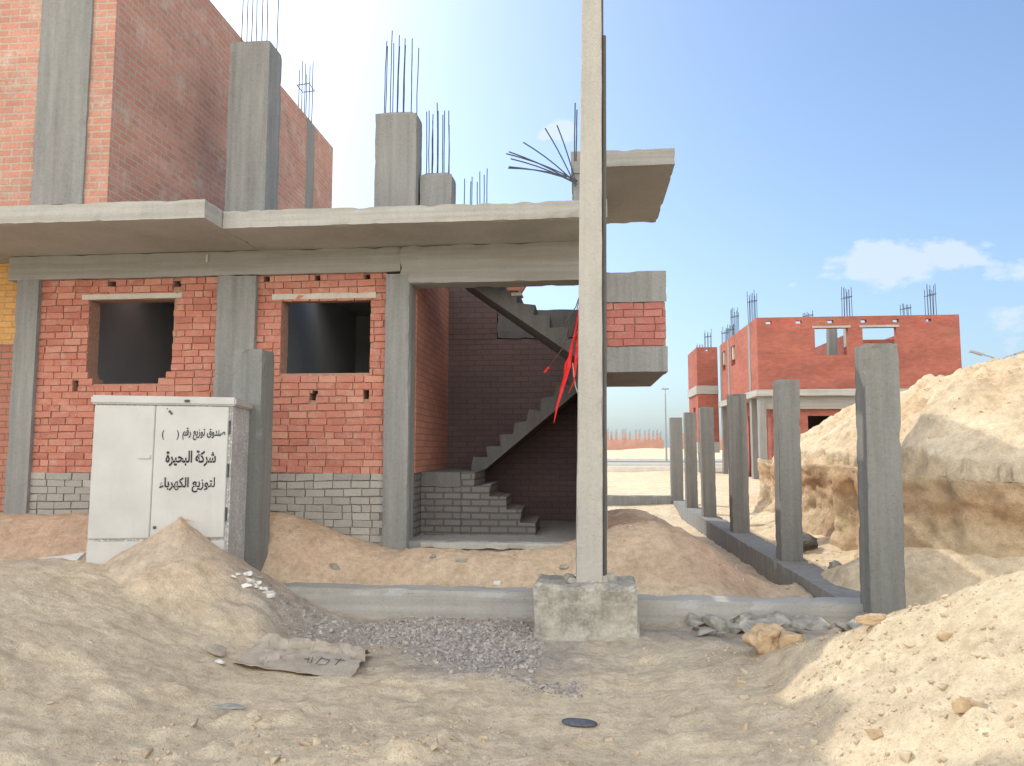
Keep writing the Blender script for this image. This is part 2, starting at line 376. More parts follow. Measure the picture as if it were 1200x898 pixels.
def brick_wall(name, parent, brick, mortar, x0, x1, z0, z1, y, holes=(), thick=.2, course=.0765, seed=1, soldier=()):
    """brickwork facing -Y: every brick is real geometry on a recessed mortar body"""
    r = random.Random(seed)
    me = holes_mesh(name, x0+.004, x1-.004, z0, z1, y+.013, y+thick, [h for h in holes])
    bm = bmesh.new(); bm.from_mesh(me)
    lay = bm.faces.layers.int.new('mi') if False else None
    tl = bm.verts.layers.float.new('tint')
    nrow = int((z1-z0)/course+.5); ch = (z1-z0)/nrow
    for k in range(nrow):
        za = z0+k*ch; zc = za+ch/2
        spans = [(x0, x1)]
        for h in holes:
            if h[2]-.012 < zc < h[3]+.012:
                ns = []
                for a, b2 in spans:
                    if h[0] > a and h[0] < b2: ns.append((a, h[0]))
                    if h[1] < b2 and h[1] > a: ns.append((h[1], b2))
                    if h[1] <= a or h[0] >= b2: ns.append((a, b2))
                spans = ns
        u = x0-(.11 if k % 2 else 0)-r.uniform(0, .03)
        wav = lambda q: .006*math.sin(q*1.3+k*.4)+.004*math.sin(q*3.1+k)
        while u < x1:
            L = r.choice([.205, .21, .215, .22]) if r.random() < .86 else .108
            for a, b2 in spans:
                p, q = max(u, a), min(u+L-.010-r.uniform(0, .004), b2)
                if q-p < .03: continue
                pr = y-.004+r.gauss(0, .003)
                g = .003+r.uniform(0, .003)
                tilt = r.gauss(0, .0022)
                vsx = []
                for (xx, zz, yy) in ((p, za+g, pr), (q, za+g, pr), (q, za+ch-g, pr), (p, za+ch-g, pr), (p, za+g, y+.03), (q, za+g, y+.03), (q, za+ch-g, y+.03), (p, za+ch-g, y+.03)):
                    f = (xx-p)/(q-p)*2-1
                    vsx.append(bm.verts.new((xx+r.gauss(0, .0015), yy+r.gauss(0, .001), zz+wav(xx)+tilt*f+r.gauss(0, .001))))
                t = min(1, max(0, r.gauss(.5, .26)))
                for v in vsx: v[tl] = t
                for f in ((0, 1, 2, 3), (1, 5, 6, 2), (3, 2, 6, 7), (4, 0, 3, 7), (4, 5, 1, 0)):
                    fc = bm.faces.new([vsx[i] for i in f]); fc.material_index = 1
            u += L
    bm.normal_update()
    bm.to_mesh(me); bm.free()
    return link(name, me, parent, [mortar, brick])

def tube_mesh(name, paths, rad, sides=6):
    vs = []; fs = []
    for path in paths:
        P = [Vector(p) for p in path]; base = len(vs); n = len(P)
        for i, p in enumerate(P):
            d = (P[min(i+1, n-1)]-P[max(i-1, 0)]).normalized()
            a = d.orthogonal().normalized() if i == 0 else (a-d*a.dot(d)).normalized()
            b2 = d.cross(a)
            rr = rad[i] if isinstance(rad, (list, tuple)) else rad
            for s in range(sides):
                t = 2*math.pi*s/sides
                vs.append(p+(a*math.cos(t)+b2*math.sin(t))*rr)
        for i in range(n-1):
            for s in range(sides):
                fs.append((base+i*sides+s, base+i*sides+(s+1) % sides, base+(i+1)*sides+(s+1) % sides, base+(i+1)*sides+s))
        fs.append([base+s for s in reversed(range(sides))]); fs.append([base+(n-1)*sides+s for s in range(sides)])
    return pymesh(name, vs, fs)
def rebar(parent, x, y, z, L, lean=(0, 0), rad=.0075):
    pts = []
    for i in range(6):
        t = i/5
        pts.append((x+lean[0]*t*t*L+random.gauss(0, .0015), y+lean[1]*t*t*L, z-.05+(L+.05)*t))
    return link('rebar', tube_mesh('rebar', [pts], rad), parent, 'rebar')
def rock_mesh(name, r, sq=(1, 1, 1), seed=0, sub=3, amp=.35, flat=False):
    bm = bmesh.new(); bmesh.ops.create_icosphere(bm, subdivisions=sub, radius=1)
    o = Vector((seed*3.7, seed*1.3, seed*7.1))
    for v in bm.verts:
        p = v.co.copy()
        d = 1+amp*mnoise.noise(p*.9+o)+amp*.35*mnoise.noise(p*2.7+o)+amp*.15*mnoise.noise(p*7+o)
        if flat:
            m_ = max(abs(p.x), abs(p.y), abs(p.z)); p = p*(1-.65)+p/m_*.65*.8
        v.co = Vector((p.x*sq[0], p.y*sq[1], p.z*sq[2]))*r*d
    me = bpy.data.meshes.new(name); bm.to_mesh(me); bm.free(); return me

def hull_mesh(name, r, sq=(1, 1, 1), seed=0, n=16):
    q = random.Random(seed*13+1); bm = bmesh.new()
    for i in range(n):
        p = Vector((q.uniform(-1, 1), q.uniform(-1, 1), q.uniform(-1, 1)))
        m_ = max(abs(p.x), abs(p.y), abs(p.z)); p = p/m_*q.uniform(.75, 1)
        bm.verts.new((p.x*sq[0]*r, p.y*sq[1]*r, p.z*sq[2]*r))
    ret = bmesh.ops.convex_hull(bm, input=bm.verts[:])
    bmesh.ops.delete(bm, geom=[v for v in bm.verts if not v.link_faces], context='VERTS')
    bmesh.ops.bevel(bm, geom=bm.edges[:], offset=r*.05, segments=1, affect='EDGES')
    bmesh.ops.triangulate(bm, faces=bm.faces[:])
    me_ = bpy.data.meshes.new(name); bm.to_mesh(me_); bm.free(); return me_

# ================================================================== GROUND
def axis(lo, hi, step, far_lo, far_hi, g=1.18):
    mid = list(np.arange(lo, hi+1e-6, step)); a = []; s = step; v = lo
    while v > far_lo: s *= g; v -= s; a.append(v)
    b_ = []; s = step; v = hi
    while v < far_hi: s *= g; v += s; b_.append(v)
    return np.array(a[::-1]+mid+b_)
xs = axis(-7.5, 8.5, .04, -2500, 2500, 1.09)
y1 = np.arange(1.2, 6.5, .032); y2 = np.arange(6.5, 18, .05)
y3 = []; v = 18; s = .05
while v < 4000: y3.append(v); s *= 1.025 if v < 160 else 1.2; v += s
y0 = []; v = 1.2; s = .05
while v > -400: s *= 1.3; v -= s; y0.append(v)
ys = np.array(y0[::-1]+list(y1)+list(y2)+y3)
X, Y = np.meshgrid(xs, ys); Z = height(X, Y)
# undercut and break up the steep cut face with a sideways displacement
gx = np.gradient(Z, axis=1)/np.gradient(X, axis=1)
steep = np.clip((np.abs(gx)-1.0)/2.5, 0, 1)*S(60, 20, Y)
XD = X + steep*(.16*fbm(Y*2.2, Z*2.4, 4, 2.2)+.05*fbm(Y*9, Z*9, 2, 4.2))
YD = Y + steep*.05*fbm(Y*6, Z*6, 3, 7.7)
nyy, nxx = X.shape
co = np.stack([XD, YD, Z], -1).reshape(-1, 3)
ii = np.arange(nyy*nxx).reshape(nyy, nxx)
quads = np.stack([ii[:-1, :-1], ii[:-1, 1:], ii[1:, 1:], ii[1:, :-1]], -1).reshape(-1, 4)
me = bpy.data.meshes.new('sandy_ground')
me.vertices.add(len(co)); me.vertices.foreach_set('co', co.ravel())
me.loops.add(quads.size); me.loops.foreach_set('vertex_index', quads.ravel().astype(np.int32))
me.polygons.add(len(quads)); me.polygons.foreach_set('loop_start', np.arange(0, quads.size, 4, dtype=np.int32))
me.polygons.foreach_set('use_smooth', np.ones(len(quads), bool)); me.update(calc_edges=True); me.validate()
tan_ = np.array([.78, .655, .47]); red = np.array([.64, .46, .335]); pale = np.array([.78, .655, .46]); grey = np.array([.46, .41, .36]); ora = np.array([.56, .34, .17])
def lerp(a, b_, t): return a*(1-t[..., None])+b_*t[..., None]
nn = fbm(X*.6, Y*.6, 4, 8)
C = lerp(np.broadcast_to(tan_, X.shape+(3,)), pale, np.clip(.3+.9*nn, 0, 1)*.5)
C = lerp(C, red, np.clip(S(6.9, 7.4, Y)*S(13, 9, Y)*S(2.4, 1.4, X)*(.75+.5*nn), 0, 1))
C = lerp(C, red, np.clip(1-np.hypot((X+3.42), (Y-6.1))/.9, 0, 1)*.75)
gm = np.clip((G(X, Y, -1.4, 6.2, 1.5, .6)+G(X, Y, -.7, 5.6, .55, .75))*1.5+.7*fbm(X*2, Y*2, 4, 2), 0, 1)*S(4.7, 5.1, Y)*S(6.9, 6.5, Y)
C = lerp(C, grey, gm*.9)
C = lerp(C, grey*.9, np.clip(G(X, Y, 1.3, 6.2, .9, .35)*1.2, 0, .8))
C = lerp(C, pale, S(1.0, 1.8, X)*S(6, 5.4, Y)*.7)
stp = np.clip((np.abs(gx)-.7)/1.5, 0, 1)*S(3, 3.5, X)*S(7, 8, Y)
band = np.exp(-((Z-1.02-.08*fbm(Y*1.1, Y*0, 3))/.14)**2)
C = lerp(C, np.array([.60, .33, .16]), np.clip(stp*band*.9, 0, 1))
C = lerp(C, np.array([.60, .49, .34]), np.clip(stp*(1-band)*.6, 0, 1))
C = lerp(C, ora, np.clip(S(3.6, 4.2, X)*(1-stp)*(.25+.6*fbm(X*.7, Y*.7, 3, 12)), 0, .5)*S(7, 8, Y))
C = lerp(C, np.array([.74, .60, .43]), S(18, 24, Y)*.7)
C = np.clip(C, 0, .88)*(1+.10*fbm(X*3.1, Y*3.1, 4, 6))[..., None]
ca = me.color_attributes.new('Col', 'FLOAT_COLOR', 'POINT')
ca.data.foreach_set('color', np.concatenate([C, np.ones(X.shape+(1,))], -1).reshape(-1).astype(np.float32))
g = link('ground', me, None, 'sand'); tag(g, 'dry tan building sand heaped and trampled across the whole site', 'ground', kind='structure')

# the cut face of the bank: its own finely broken sheet standing in front of the terrain step
def bank_sheet():
    yv = np.arange(6.2, 21.5, .045); tv = np.linspace(0, 1, 46)
    Yg, Tg = np.meshgrid(yv, tv)
    xc = bank_x(Yg); topz = bank_top(Yg)
    dy = np.gradient(bank_x(yv), yv); dyn = np.clip(dy, -2.5, 2.5)
    nx_ = -1/np.sqrt(1+dyn**2); ny_ = dyn/np.sqrt(1+dyn**2)
    face = np.clip(Tg/.86, 0, 1); back = np.clip((Tg-.86)/.14, 0, 1)
    zz = -.05+(topz+.07)*face
    s_ = np.cumsum(np.hypot(np.gradient(yv), np.gradient(bank_x(yv))))[None, :]+Yg*0
    off = .07+.09*fbm(s_*1.4, zz*1.6, 3, 61)+.07*np.abs(fbm(s_*3.3, zz*3.0, 4, 63))-.10*np.clip(fbm(s_*5.5, zz*5.5, 2, 67)-.12, 0, 1)+.035*fbm(s_*11, zz*11, 3, 68)
    off = off + .015*S(.72, .9, face)*(1+.8*fbm(s_*2.2, zz*0, 3, 70)) - .02*S(.45, .7, face)*S(.85, .7, face) + .20*S(.5, 0, face)
    off = off*(1-back)
    Xs = xc+nx_*off+back*.55; Ys = Yg+ny_*off
    Ys = Ys + back*.0
    hb = height(Xs, Ys)
    Zs = zz*(1-back)+back*(np.maximum(hb-.04, topz*.5))+.02*fbm(s_*8, zz*8, 2, 71)*(1-back)
    n_, m_ = Yg.shape
    co = np.stack([Xs, Ys, Zs], -1).reshape(-1, 3)
    ii = np.arange(n_*m_).reshape(n_, m_)
    q = np.stack([ii[:-1, :-1], ii[1:, :-1], ii[1:, 1:], ii[:-1, 1:]], -1).reshape(-1, 4)
    me_ = bpy.data.meshes.new('sand_bank_face'); me_.from_pydata(co.tolist(), [], q.tolist()); me_.update()
    me_.polygons.foreach_set('use_smooth', np.ones(len(q), bool))
    lay = np.exp(-((face-.80-.05*fbm(s_*1.3, zz*0, 3, 5))/.13)**2)
    Cc = lerp(np.broadcast_to(np.array([.68, .54, .365]), Yg.shape+(3,)), np.array([.62, .41, .25]), np.clip(lay*(.8+.5*fbm(s_*2, zz*2, 3, 8)), 0, 1))
    Cc = lerp(Cc, np.array([.50, .34, .22]), np.clip(fbm(s_*3, zz*3, 3, 90)*1.3-.1, 0, .45))
    Cc = lerp(Cc, np.array([.70, .55, .37]), back)
    ca_ = me_.color_attributes.new('Col', 'FLOAT_COLOR', 'POINT')
    ca_.data.foreach_set('color', np.concatenate([Cc, np.ones(Yg.shape+(1,))], -1).reshape(-1).astype(np.float32))
    tag(link('sand_bank', me_, None, 'sand'), 'vertical cut face of layered tan and orange sand behind the fence posts', 'bank', kind='structure')
bank_sheet()

# ---- scatter (nobody could count these)
def scatter(name, label, cat, m, n, fxy, size, seed, sub=1, sink=.3, squash=.6):
    r = np.random.default_rng(seed); protos = []
    for k in range(9):
        me_ = hull_mesh('p', 1, (1, .8, squash), seed+k*3, 10) if not sub else rock_mesh('p', 1, (1, .8, squash), seed+k*2.3, sub, .55)
        v = np.empty(len(me_.vertices)*3); me_.vertices.foreach_get('co', v); f = np.array([p.vertices[:] for p in me_.polygons])
        protos.append((v.reshape(-1, 3), f)); bpy.data.meshes.remove(me_)
    V = []; F = []; off = 0
    pts = fxy(r, n); zz = height(pts[:, 0], pts[:, 1])
    for (x, y), z in zip(pts, zz):
        v, f = protos[r.integers(9)]; s_ = size(r); a = r.uniform(0, 6.28); t_ = r.normal(0, .4)
        ca_, sa = math.cos(a), math.sin(a)
        w = v*s_*r.uniform(.7, 1.3, 3)
        w = np.stack([w[:, 0]*ca_-w[:, 1]*sa, w[:, 0]*sa+w[:, 1]*ca_, w[:, 2]+w[:, 0]*t_*.3], -1)+np.array([x, y, z+s_*squash*(1-sink*2)*.5])
        V.append(w); F.append(f+off); off += len(v)
    V = np.concatenate(V); F = np.concatenate(F)
    me_ = bpy.data.meshes.new(name); me_.vertices.add(len(V)); me_.vertices.foreach_set('co', V.ravel())
    me_.loops.add(F.size); me_.loops.foreach_set('vertex_index', F.ravel().astype(np.int32))
    me_.polygons.add(len(F)); me_.polygons.foreach_set('loop_start', np.arange(0, F.size, 3, dtype=np.int32)); me_.update(calc_edges=True)
    o = link(name, me_, None, m); tag(o, label, cat, kind='stuff'); return o
def gravel_xy(r, n):
    out = []
    while len(out) < n:
        x = r.uniform(-2.7, .1); y = r.uniform(4.5, 6.6)
        d = math.exp(-((x+1.5)/.95)**2-((y-6.1)/.38)**2)*.65+1.3*math.exp(-((x+.75+.35*(y-5.7))/.42)**2-((y-5.75)/.62)**2)*(1 if x < -.3 else .0)+.7*math.exp(-((x+.15)/.2)**2-((y-4.75)/.12)**2)
        if x < -1.75 and y > 6.35: continue
        if r.random() < d*1.1-.12: out.append((x, y))
    return np.array(out)
scatter('gravel', 'grey crushed stone scattered on the sand before the low front beam', 'gravel', 'gravel', 5200, gravel_xy, lambda r: min(.036, .0105*math.exp(r.normal(0, .5))), 5, sub=0, squash=.7)
def clod_xy(r, n):
    out = []
    while len(out) < n:
        k = r.random()
        if k < .42: x = r.uniform(.8, 4.2); y = r.uniform(2.0, 5.6); p = .35+.9*vnoise(np.array([x*1.6]), np.array([y*1.6]))[0]**2
        elif k < .62: x = r.uniform(-2.6, .4); y = r.uniform(2.7, 4.4); p = math.exp(-((x+1.0)/1.0)**2-((y-3.5)/.5)**2)
        elif k < .75: x = r.uniform(-5.5, 2.0); y = r.uniform(2.6, 6.4); p = .25
        elif k < .86: x = r.uniform(-3.6, 2.1); y = r.uniform(7.0, 11); p = .5
        else: x = r.uniform(2.6, 8); y = r.uniform(7.5, 16); p = .8
        if r.random() < p: out.append((x, y))
    return np.array(out)
scatter('sand_clods', 'crumbs and clods of dry sand strewn over the heaps', 'clods', 'clod', 15000, clod_xy, lambda r: min(.03, .0048*math.exp(r.normal(0, .68))), 15, sub=0, squash=.7)

# ---- road and kerbs far behind
def sheet(name, x0, x1, y0, y1, z, m, label, cat):
    me_ = pymesh(name, [(x0, y0, z), (x1, y0, z), (x1, y1, z), (x0, y1, z)], [(0, 1, 2, 3)])
    o = link(name, me_, None, m); tag(o, label, cat, kind='structure'); return o
sheet('road', -200, 260, 46, 82, .10, 'asphalt', 'dusty grey road crossing far behind the plots', 'road')
for nm, ya, yb, lb in (('kerb', 45, 46, 'pale kerb on the near side of the far road'), ('kerb', 56, 57.6, 'pale kerb along the middle of the far road'), ('kerb', 80, 83, 'pale kerb on the far side of the road')):
    vs = [(x, y, z) for x in (-200, 260) for y in (ya, yb) for z in (-.1, .36)]
    o = link(nm, pymesh(nm, vs, [(0, 1, 5, 4), (2, 6, 7, 3), (1, 3, 7, 5), (0, 2, 3, 1), (4, 5, 7, 6)]), None, 'kerb'); tag(o, lb, 'kerb', kind='structure')

# ================================================================== MAIN HOUSE
H = thing('unfinished_house', 'unfinished red brick house with bare concrete columns, open stairwell and roof rebar', 'house', (-3.3, 9.5, .5))
HP = H.location
def hp(o):   # keep world coordinates for parts
    o.parent = H; o.matrix_parent_inverse = Matrix.Translation(-HP); return o
F = 8.0
SZ = 3.75; ST = 3.93
# columns
def column(x0, x1, y0, y1, z0, z1, m='concrete', **k):
    kk = dict(seg=.06, amp=.005, chip=.014); kk.update(k)
    return hp(rbox('column', None, m, x0, x1, y0, y1, z0, z1, **kk))
column(-6.62, -6.34, F-.03, F+.3, .3, 3.47)
column(-4.15, -3.69, F-.04, F+.3, .3, 3.46)
column(-2.19, -1.90, F-.06, F+.28, .33, 3.44, bev=.012)
column(.0, .25, F+.0, F+.32, .1, 3.9)
column(.0, .25, 10.05, 10.33, .3, 4.77)
# beams
hp(rbox('beam', None, 'concrete_board', -6.75, -2.02, F-.02, F+.28, 3.465, SZ-.002, seg=.1, amp=.008))
hp(rbox('beam', None, 'concrete_board', -2.018, .20, F-.05, F+.24, 3.32, SZ-.002, seg=.06, amp=.006, chip=.02))
# roof slabs
hp(rbox('roof_slab', None, 'concrete_edge', -3.68, .25, 7.13, 8.4, SZ, ST, seg=.06, amp=.006, chip=.022))
hp(rbox('roof_slab', None, 'concrete_edge', -12.0, -3.69, 6.78, 8.4, SZ+.003, ST+.01, seg=.08, amp=.006, chip=.018))
hp(rbox('roof_slab', None, 'concrete_edge', -12.0, -1.93, 8.402, 9.6, SZ+.003, ST+.006, seg=.4, amp=.005, chip=.01))
hp(rbox('roof_slab', None, 'concrete_edge', -12.0, -1.93, 10.15, 13.5, SZ+.003, ST+.006, seg=.4, amp=.005, chip=.01))  # unseen gap ahead of this slab, added to let daylight into the rooms
# front brickwork
GZ = 1.215
w1 = [(-5.74, -4.70, 2.36, 3.22), (-5.66, -4.86, 2.235, 2.37), (-5.72, -4.76, 2.30, 2.37)]
w2 = [(-3.41, -2.37, 2.335, 3.175)]
vents = [(-3.63, -3.56, 3.395, 3.455), (-3.03, -2.96, 3.395, 3.455), (-2.45, -2.38, 3.395, 3.455)]
put = [(-3.06, -2.98, 2.03, 2.11), (-3.03, -2.96, 2.10, 2.14), (-2.44, -2.37, 2.04, 2.14)]
b1 = hp(brick_wall('brick_wall', None, 'brick', 'mortar', -6.34, -4.15, GZ, 3.465, F+.03, w1+[(-5.52, -5.42, 3.37, 3.44), (-4.72, -4.62, 3.36, 3.43), (-5.90, -5.83, 2.15, 2.28)], seed=3))
b2_ = hp(brick_wall('brick_wall', None, 'brick', 'mortar', -3.69, -2.19, GZ, 3.465, F+.03, w2+vents+put, seed=5))
hp(brick_wall('brick_plinth', None, 'brick_white', 'mortar_grey', -6.34, -4.15, .3, GZ, F+.02, seed=8, course=.083))
hp(brick_wall('brick_plinth', None, 'brick_white', 'mortar_grey', -3.69, -2.19, .3, GZ, F+.02, seed=9, course=.083))
hp(rbox('lintel', None, 'lintel', -5.83, -4.60, F+.015, F+.2, 3.224, 3.285, seg=.1, amp=.005, chip=.01))
hp(rbox('lintel', None, 'lintel', -3.52, -2.31, F+.015, F+.2, 3.178, 3.245, seg=.1, amp=.005, chip=.01))
# rooms behind the windows
hp(hwall('inner_wall', None, 'room', -12, -1.92, .3, SZ-.004, 12.2, 12.4, []))
hp(hwall('inner_wall', None, 'room', 8.25, 12.2, .3, SZ-.004, -4.0, -3.85, [], axis='y'))
hp(hwall('inner_wall', None, 'room', 8.25, 12.2, .3, SZ-.004, -6.62, -6.5, [], axis='y'))
hp(hwall('inner_wall', None, 'room', 8.25, 12.2, .3, SZ-.004, -2.30, -2.125, [], axis='y'))
# wall between rooms and stairwell
hp(hwall('stair_wall', None, 'brick_inner', 8.285, 10.3, GZ, SZ-.004, -2.12, -1.9, [], axis='y'))
hp(hwall('stair_wall', None, 'brick_inner_white', 8.285, 10.3, .3, GZ-.003, -2.12, -1.895, [], axis='y'))
hp(hwall('stair_wall', None, 'brick_inner', 8.23, 8.30, GZ, 3.32, -2.0, -1.885, [], axis='y'))
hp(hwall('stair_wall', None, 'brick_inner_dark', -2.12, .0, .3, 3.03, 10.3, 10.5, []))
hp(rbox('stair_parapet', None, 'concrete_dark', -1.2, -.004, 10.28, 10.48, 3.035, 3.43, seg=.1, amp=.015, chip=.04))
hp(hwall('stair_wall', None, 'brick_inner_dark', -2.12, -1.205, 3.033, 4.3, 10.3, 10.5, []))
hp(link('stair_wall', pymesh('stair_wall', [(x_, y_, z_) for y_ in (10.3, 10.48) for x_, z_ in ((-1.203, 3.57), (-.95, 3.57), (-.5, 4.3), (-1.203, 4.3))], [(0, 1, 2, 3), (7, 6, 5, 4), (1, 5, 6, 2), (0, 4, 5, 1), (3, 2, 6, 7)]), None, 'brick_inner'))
# side wall of the stairwell towards the yard
hp(hwall('side_wall', None, 'brick_inner', 8.33, 10.04, .1, 2.31, .02, .22, [], axis='y'))
hp(hwall('side_wall', None, 'brick_inner', 10.52, 15.6, .0, 3.3, .02, .22, [], axis='y'))  # unseen rear stretch, added to carry the house shadow across the yard
# floor
hp(rbox('floor_slab', None, 'concrete', -2.6, .22, F+.02, 12.2, .30, .50, seg=.15, amp=.01, chip=.03))
hp(brick_wall('brick_plinth', None, 'brick_white', 'mortar_grey', -1.55, .0, .14, .42, F-.06, thick=.1, seed=21, course=.083))
hp(rbox('floor_slab', None, 'concrete_edge', -1.75, .0, F-.10, F+.018, .43, .495, seg=.06, amp=.012, chip=.03))

# stairs
def stair(name, x0, z0, x1, z1, y0, y1, n, thick=.17, m='concrete_dark', solid=False, ground=.5):
    """flight from (x0,z0) climbing to (x1,z1)"""
    vs = []; fs = []; prof = []
    dx = (x1-x0)/n; dz = (z1-z0)/n
    for i in range(n):
        prof.append((x0+dx*i, z0+dz*i)); prof.append((x0+dx*i, z0+dz*(i+1)))
    prof.append((x1, z1))
    if solid: low = [(x1, ground), (x0, ground)]
    else: low = [(x1, z1-thick-.04), (x0+dx*.4, z0-thick*.4)]
    prof += low
    k = len(prof)
    for yy in (y0, y1):
        for p in prof: vs.append((p[0]+random.gauss(0, .012), yy, p[1]+random.gauss(0, .010)))
    fs.append(list(range(k))); fs.append(list(range(2*k-1, k-1, -1)))
    for i in range(k):
        fs.append((i, (i+1) % k, k+(i+1) % k, k+i))
    me_ = pymesh(name, vs, fs)
    bm = bmesh.new(); bm.from_mesh(me_); bmesh.ops.recalc_face_normals(bm, faces=bm.faces); bm.to_mesh(me_); bm.free()
    return hp(link(name, me_, None, m))
stair('stair_flight', -.55, .50, -1.42, 1.22, 8.55, 9.35, 5, m='brick_inner_white', solid=True)
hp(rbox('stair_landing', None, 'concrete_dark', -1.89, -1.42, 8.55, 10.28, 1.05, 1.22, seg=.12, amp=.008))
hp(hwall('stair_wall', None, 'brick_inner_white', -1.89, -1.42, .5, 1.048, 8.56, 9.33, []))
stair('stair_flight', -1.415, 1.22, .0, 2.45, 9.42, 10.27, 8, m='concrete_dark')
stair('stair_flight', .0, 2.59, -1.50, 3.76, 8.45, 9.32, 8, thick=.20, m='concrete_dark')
for k, (bx_, bz_) in enumerate([(-1.33, 3.66), (-1.17, 3.55), (-1.0, 3.40), (-.82, 3.26)]):
    hp(rbox('brick', None, 'lintel', bx_, bx_+.13, 8.43, 8.62, bz_, bz_+.035, seg=.05, amp=.006))
# bay on the right
hp(rbox('bay_slab', None, 'concrete', -.0, .903, 8.328, 10.04, 2.318, 2.586, seg=.12, amp=.002, chip=.0))
hp(rbox('bay_beam', None, 'concrete', .255, .91, F+.02, 8.325, 2.315, 2.588, seg=.06, amp=.003, chip=.008))
hp(brick_wall('bay_brickwork', None, 'brick_bay', 'mortar', .255, .90, 2.592, 3.075, F+.05, seed=30, thick=.15, course=.0795))
hp(rbox('bay_beam', None, 'concrete', .255, .91, F+.035, F+.26, 3.08, 3.42, seg=.06, amp=.006, chip=.02))
hp(hwall('bay_brickwork', None, 'brick_inner', 8.27, 10.0, 2.592, 3.4, .75, .9, [], axis='y'))
hp(hwall('bay_brickwork', None, 'brick_inner', .26, .9, 2.592, 3.4, 10.05, 10.2, []))
# canopy slab over the bay
hp(rbox('canopy_slab', None, 'concrete_board', -.12, 1.085, 8.45, 10.7, 4.77, 4.965, seg=.06, amp=.006, chip=.018))
# upper column stubs with bars
def stub(x0, x1, y0, y1, z1, bars, dome=.04, L=(.8, 1.1), m='concrete', z0=ST-.02, lean=.0, rows=2, ties=0):
    o = column(x0, x1, y0, y1, z0, z1, m=m, dome=dome, bev=.006)
    for i in range(bars):
        fx = (i+.5)/bars+random.uniform(-.03, .03)
        x = x0+.03+(x1-x0-.06)*fx; y = y0+.05 if i % 2 else y1-.05
        rebar(o, x, y, z1-.02, random.uniform(*L), (random.gauss(lean*.5, .006), 0), .0065)
    return o
s1 = stub(-2.35, -1.86, F, F+.3, 5.36, 11, L=(.84, 1.02), lean=.02)
s2 = stub(-1.845, -1.47, F+.1, F+.4, 4.66, 10, L=(.66, .86))
s3 = column(-1.40, -1.10, 8.5, 8.8, ST-.02, 3.99)
for i in range(8):
    rebar(s3, -1.44+.045*i+random.uniform(-.012, .012), 8.55 if i % 2 else 8.75, 3.95, random.uniform(.72, .92), (random.gauss(0, .005), 0), .006)
# rounded tall column on the left with bars
s4 = stub(-4.11, -3.62, F-.02, F+.35, 6.32, 7, dome=.12, L=(1.0, 1.3))
# corner stub beside the pole with straight bars and a fan of bent bars
s5 = column(-.09, .16, F, F+.26, ST-.02, 4.548, dome=.02)
s6 = link('column_cap', rough_mesh('column_cap', -.09, .14, F-.02, F+.22, 4.53, 4.66, seg=.05, amp=.01, chip=.02), None, 'concrete'); hp(s6)
for x, L in ((-.075, .72), (-.055, .64), (.0, .68), (.015, .6)):
    rebar(s6, x, F+.06, 4.6, L+.05, (.02, 0))
for (ex, ez) in ((-.82, 4.72), (-.79, 4.74), (-.77, 4.66), (-.79, 4.57), (-.63, 4.84), (-.39, 4.99), (-.26, 5.02), (-.80, 4.555)):
    sx, sz = -.06+random.uniform(-.01, .02), 4.40+random.uniform(-.04, .06)
    pts = [(sx+(ex-sx)*t, F-.04-.12*t, sz+(ez-sz)*t+.03*math.sin(t*3.1)) for t in (0, .2, .4, .6, .8, 1)]
    link('rebar', tube_mesh('rebar', [pts], .007), s5, 'rebar')

# tall upper storey on the left
hp(hwall('upper_wall', None, 'brick_upper', 6.83, 13.4, ST+.012, 7.25, -5.0, -4.75, [], axis='y'))
hp(hwall('upper_wall', None, 'brick_upper', -12, -5.002, ST+.012, 8.2, 6.83, 7.03, []))
hp(hwall('upper_wall', None, 'brick_upper', 6.832, 8.3, 7.252, 8.2, -4.99, -4.76, [], axis='y'))  # unseen raised top, with the front wall's, added to shade the foreground
column(-5.55, -4.995, 6.80, 7.1, ST+.012, 8.22, seg=.12)
s7 = column(-4.97, -4.735, 12.05, 12.4, ST+.012, 7.24, seg=.12)
for i in range(6):
    rebar(s7, -4.93+.035*i, 12.1+.05*(i % 3)+.08*(i//3), 7.2, random.uniform(.85, 1.2), (0, 0), .008)
link('rebar_tie', tube_mesh('rebar_tie', [[(-4.96, 12.08, 7.85), (-4.74, 12.08, 7.87), (-4.74, 12.34, 7.86), (-4.96, 12.34, 7.85), (-4.96, 12.08, 7.85)]], .008), s7, 'rebar')
# house side beyond the left column
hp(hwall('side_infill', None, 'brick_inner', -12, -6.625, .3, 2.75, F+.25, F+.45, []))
hp(hwall('side_infill', None, 'brick_sun_painted', -12, -6.625, 2.752, SZ-.003, F+.26, F+.45, []))  # upper part coloured as if the sun fell on it
# little pale drip on the beam
hp(rbox('drip', None, 'lintel', -4.30, -4.275, F-.04, F-.02, 3.62, 3.71, seg=.05, amp=.003))

# ================================================================== CABINET
CR = R(15)
cab = thing('electricity_cabinet', 'dented off-white metal electricity cabinet with black Arabic lettering, sand poured against it', 'cabinet', (-3.11, 6.30, .30), (0, R(.4), CR))
CW, CD, CH = 1.14, .84, 1.645
def cbox(name, parent, m, x0, x1, y0, y1, z0, z1, bev=.006):
    bm = bmesh.new(); bmesh.ops.create_cube(bm, size=1)
    for v in bm.verts: v.co = Vector(((x0+x1)/2+v.co.x*(x1-x0), (y0+y1)/2+v.co.y*(y1-y0), (z0+z1)/2+v.co.z*(z1-z0)))
    if bev: bmesh.ops.bevel(bm, geom=bm.edges[:], offset=bev, segments=2, affect='EDGES')
    me_ = bpy.data.meshes.new(name); bm.to_mesh(me_); bm.free()
    return link(name, me_, parent, m)
body = cbox('body', cab, 'cab_side', -CW, 0, .012, CD, -.2, CH-.02, .012)
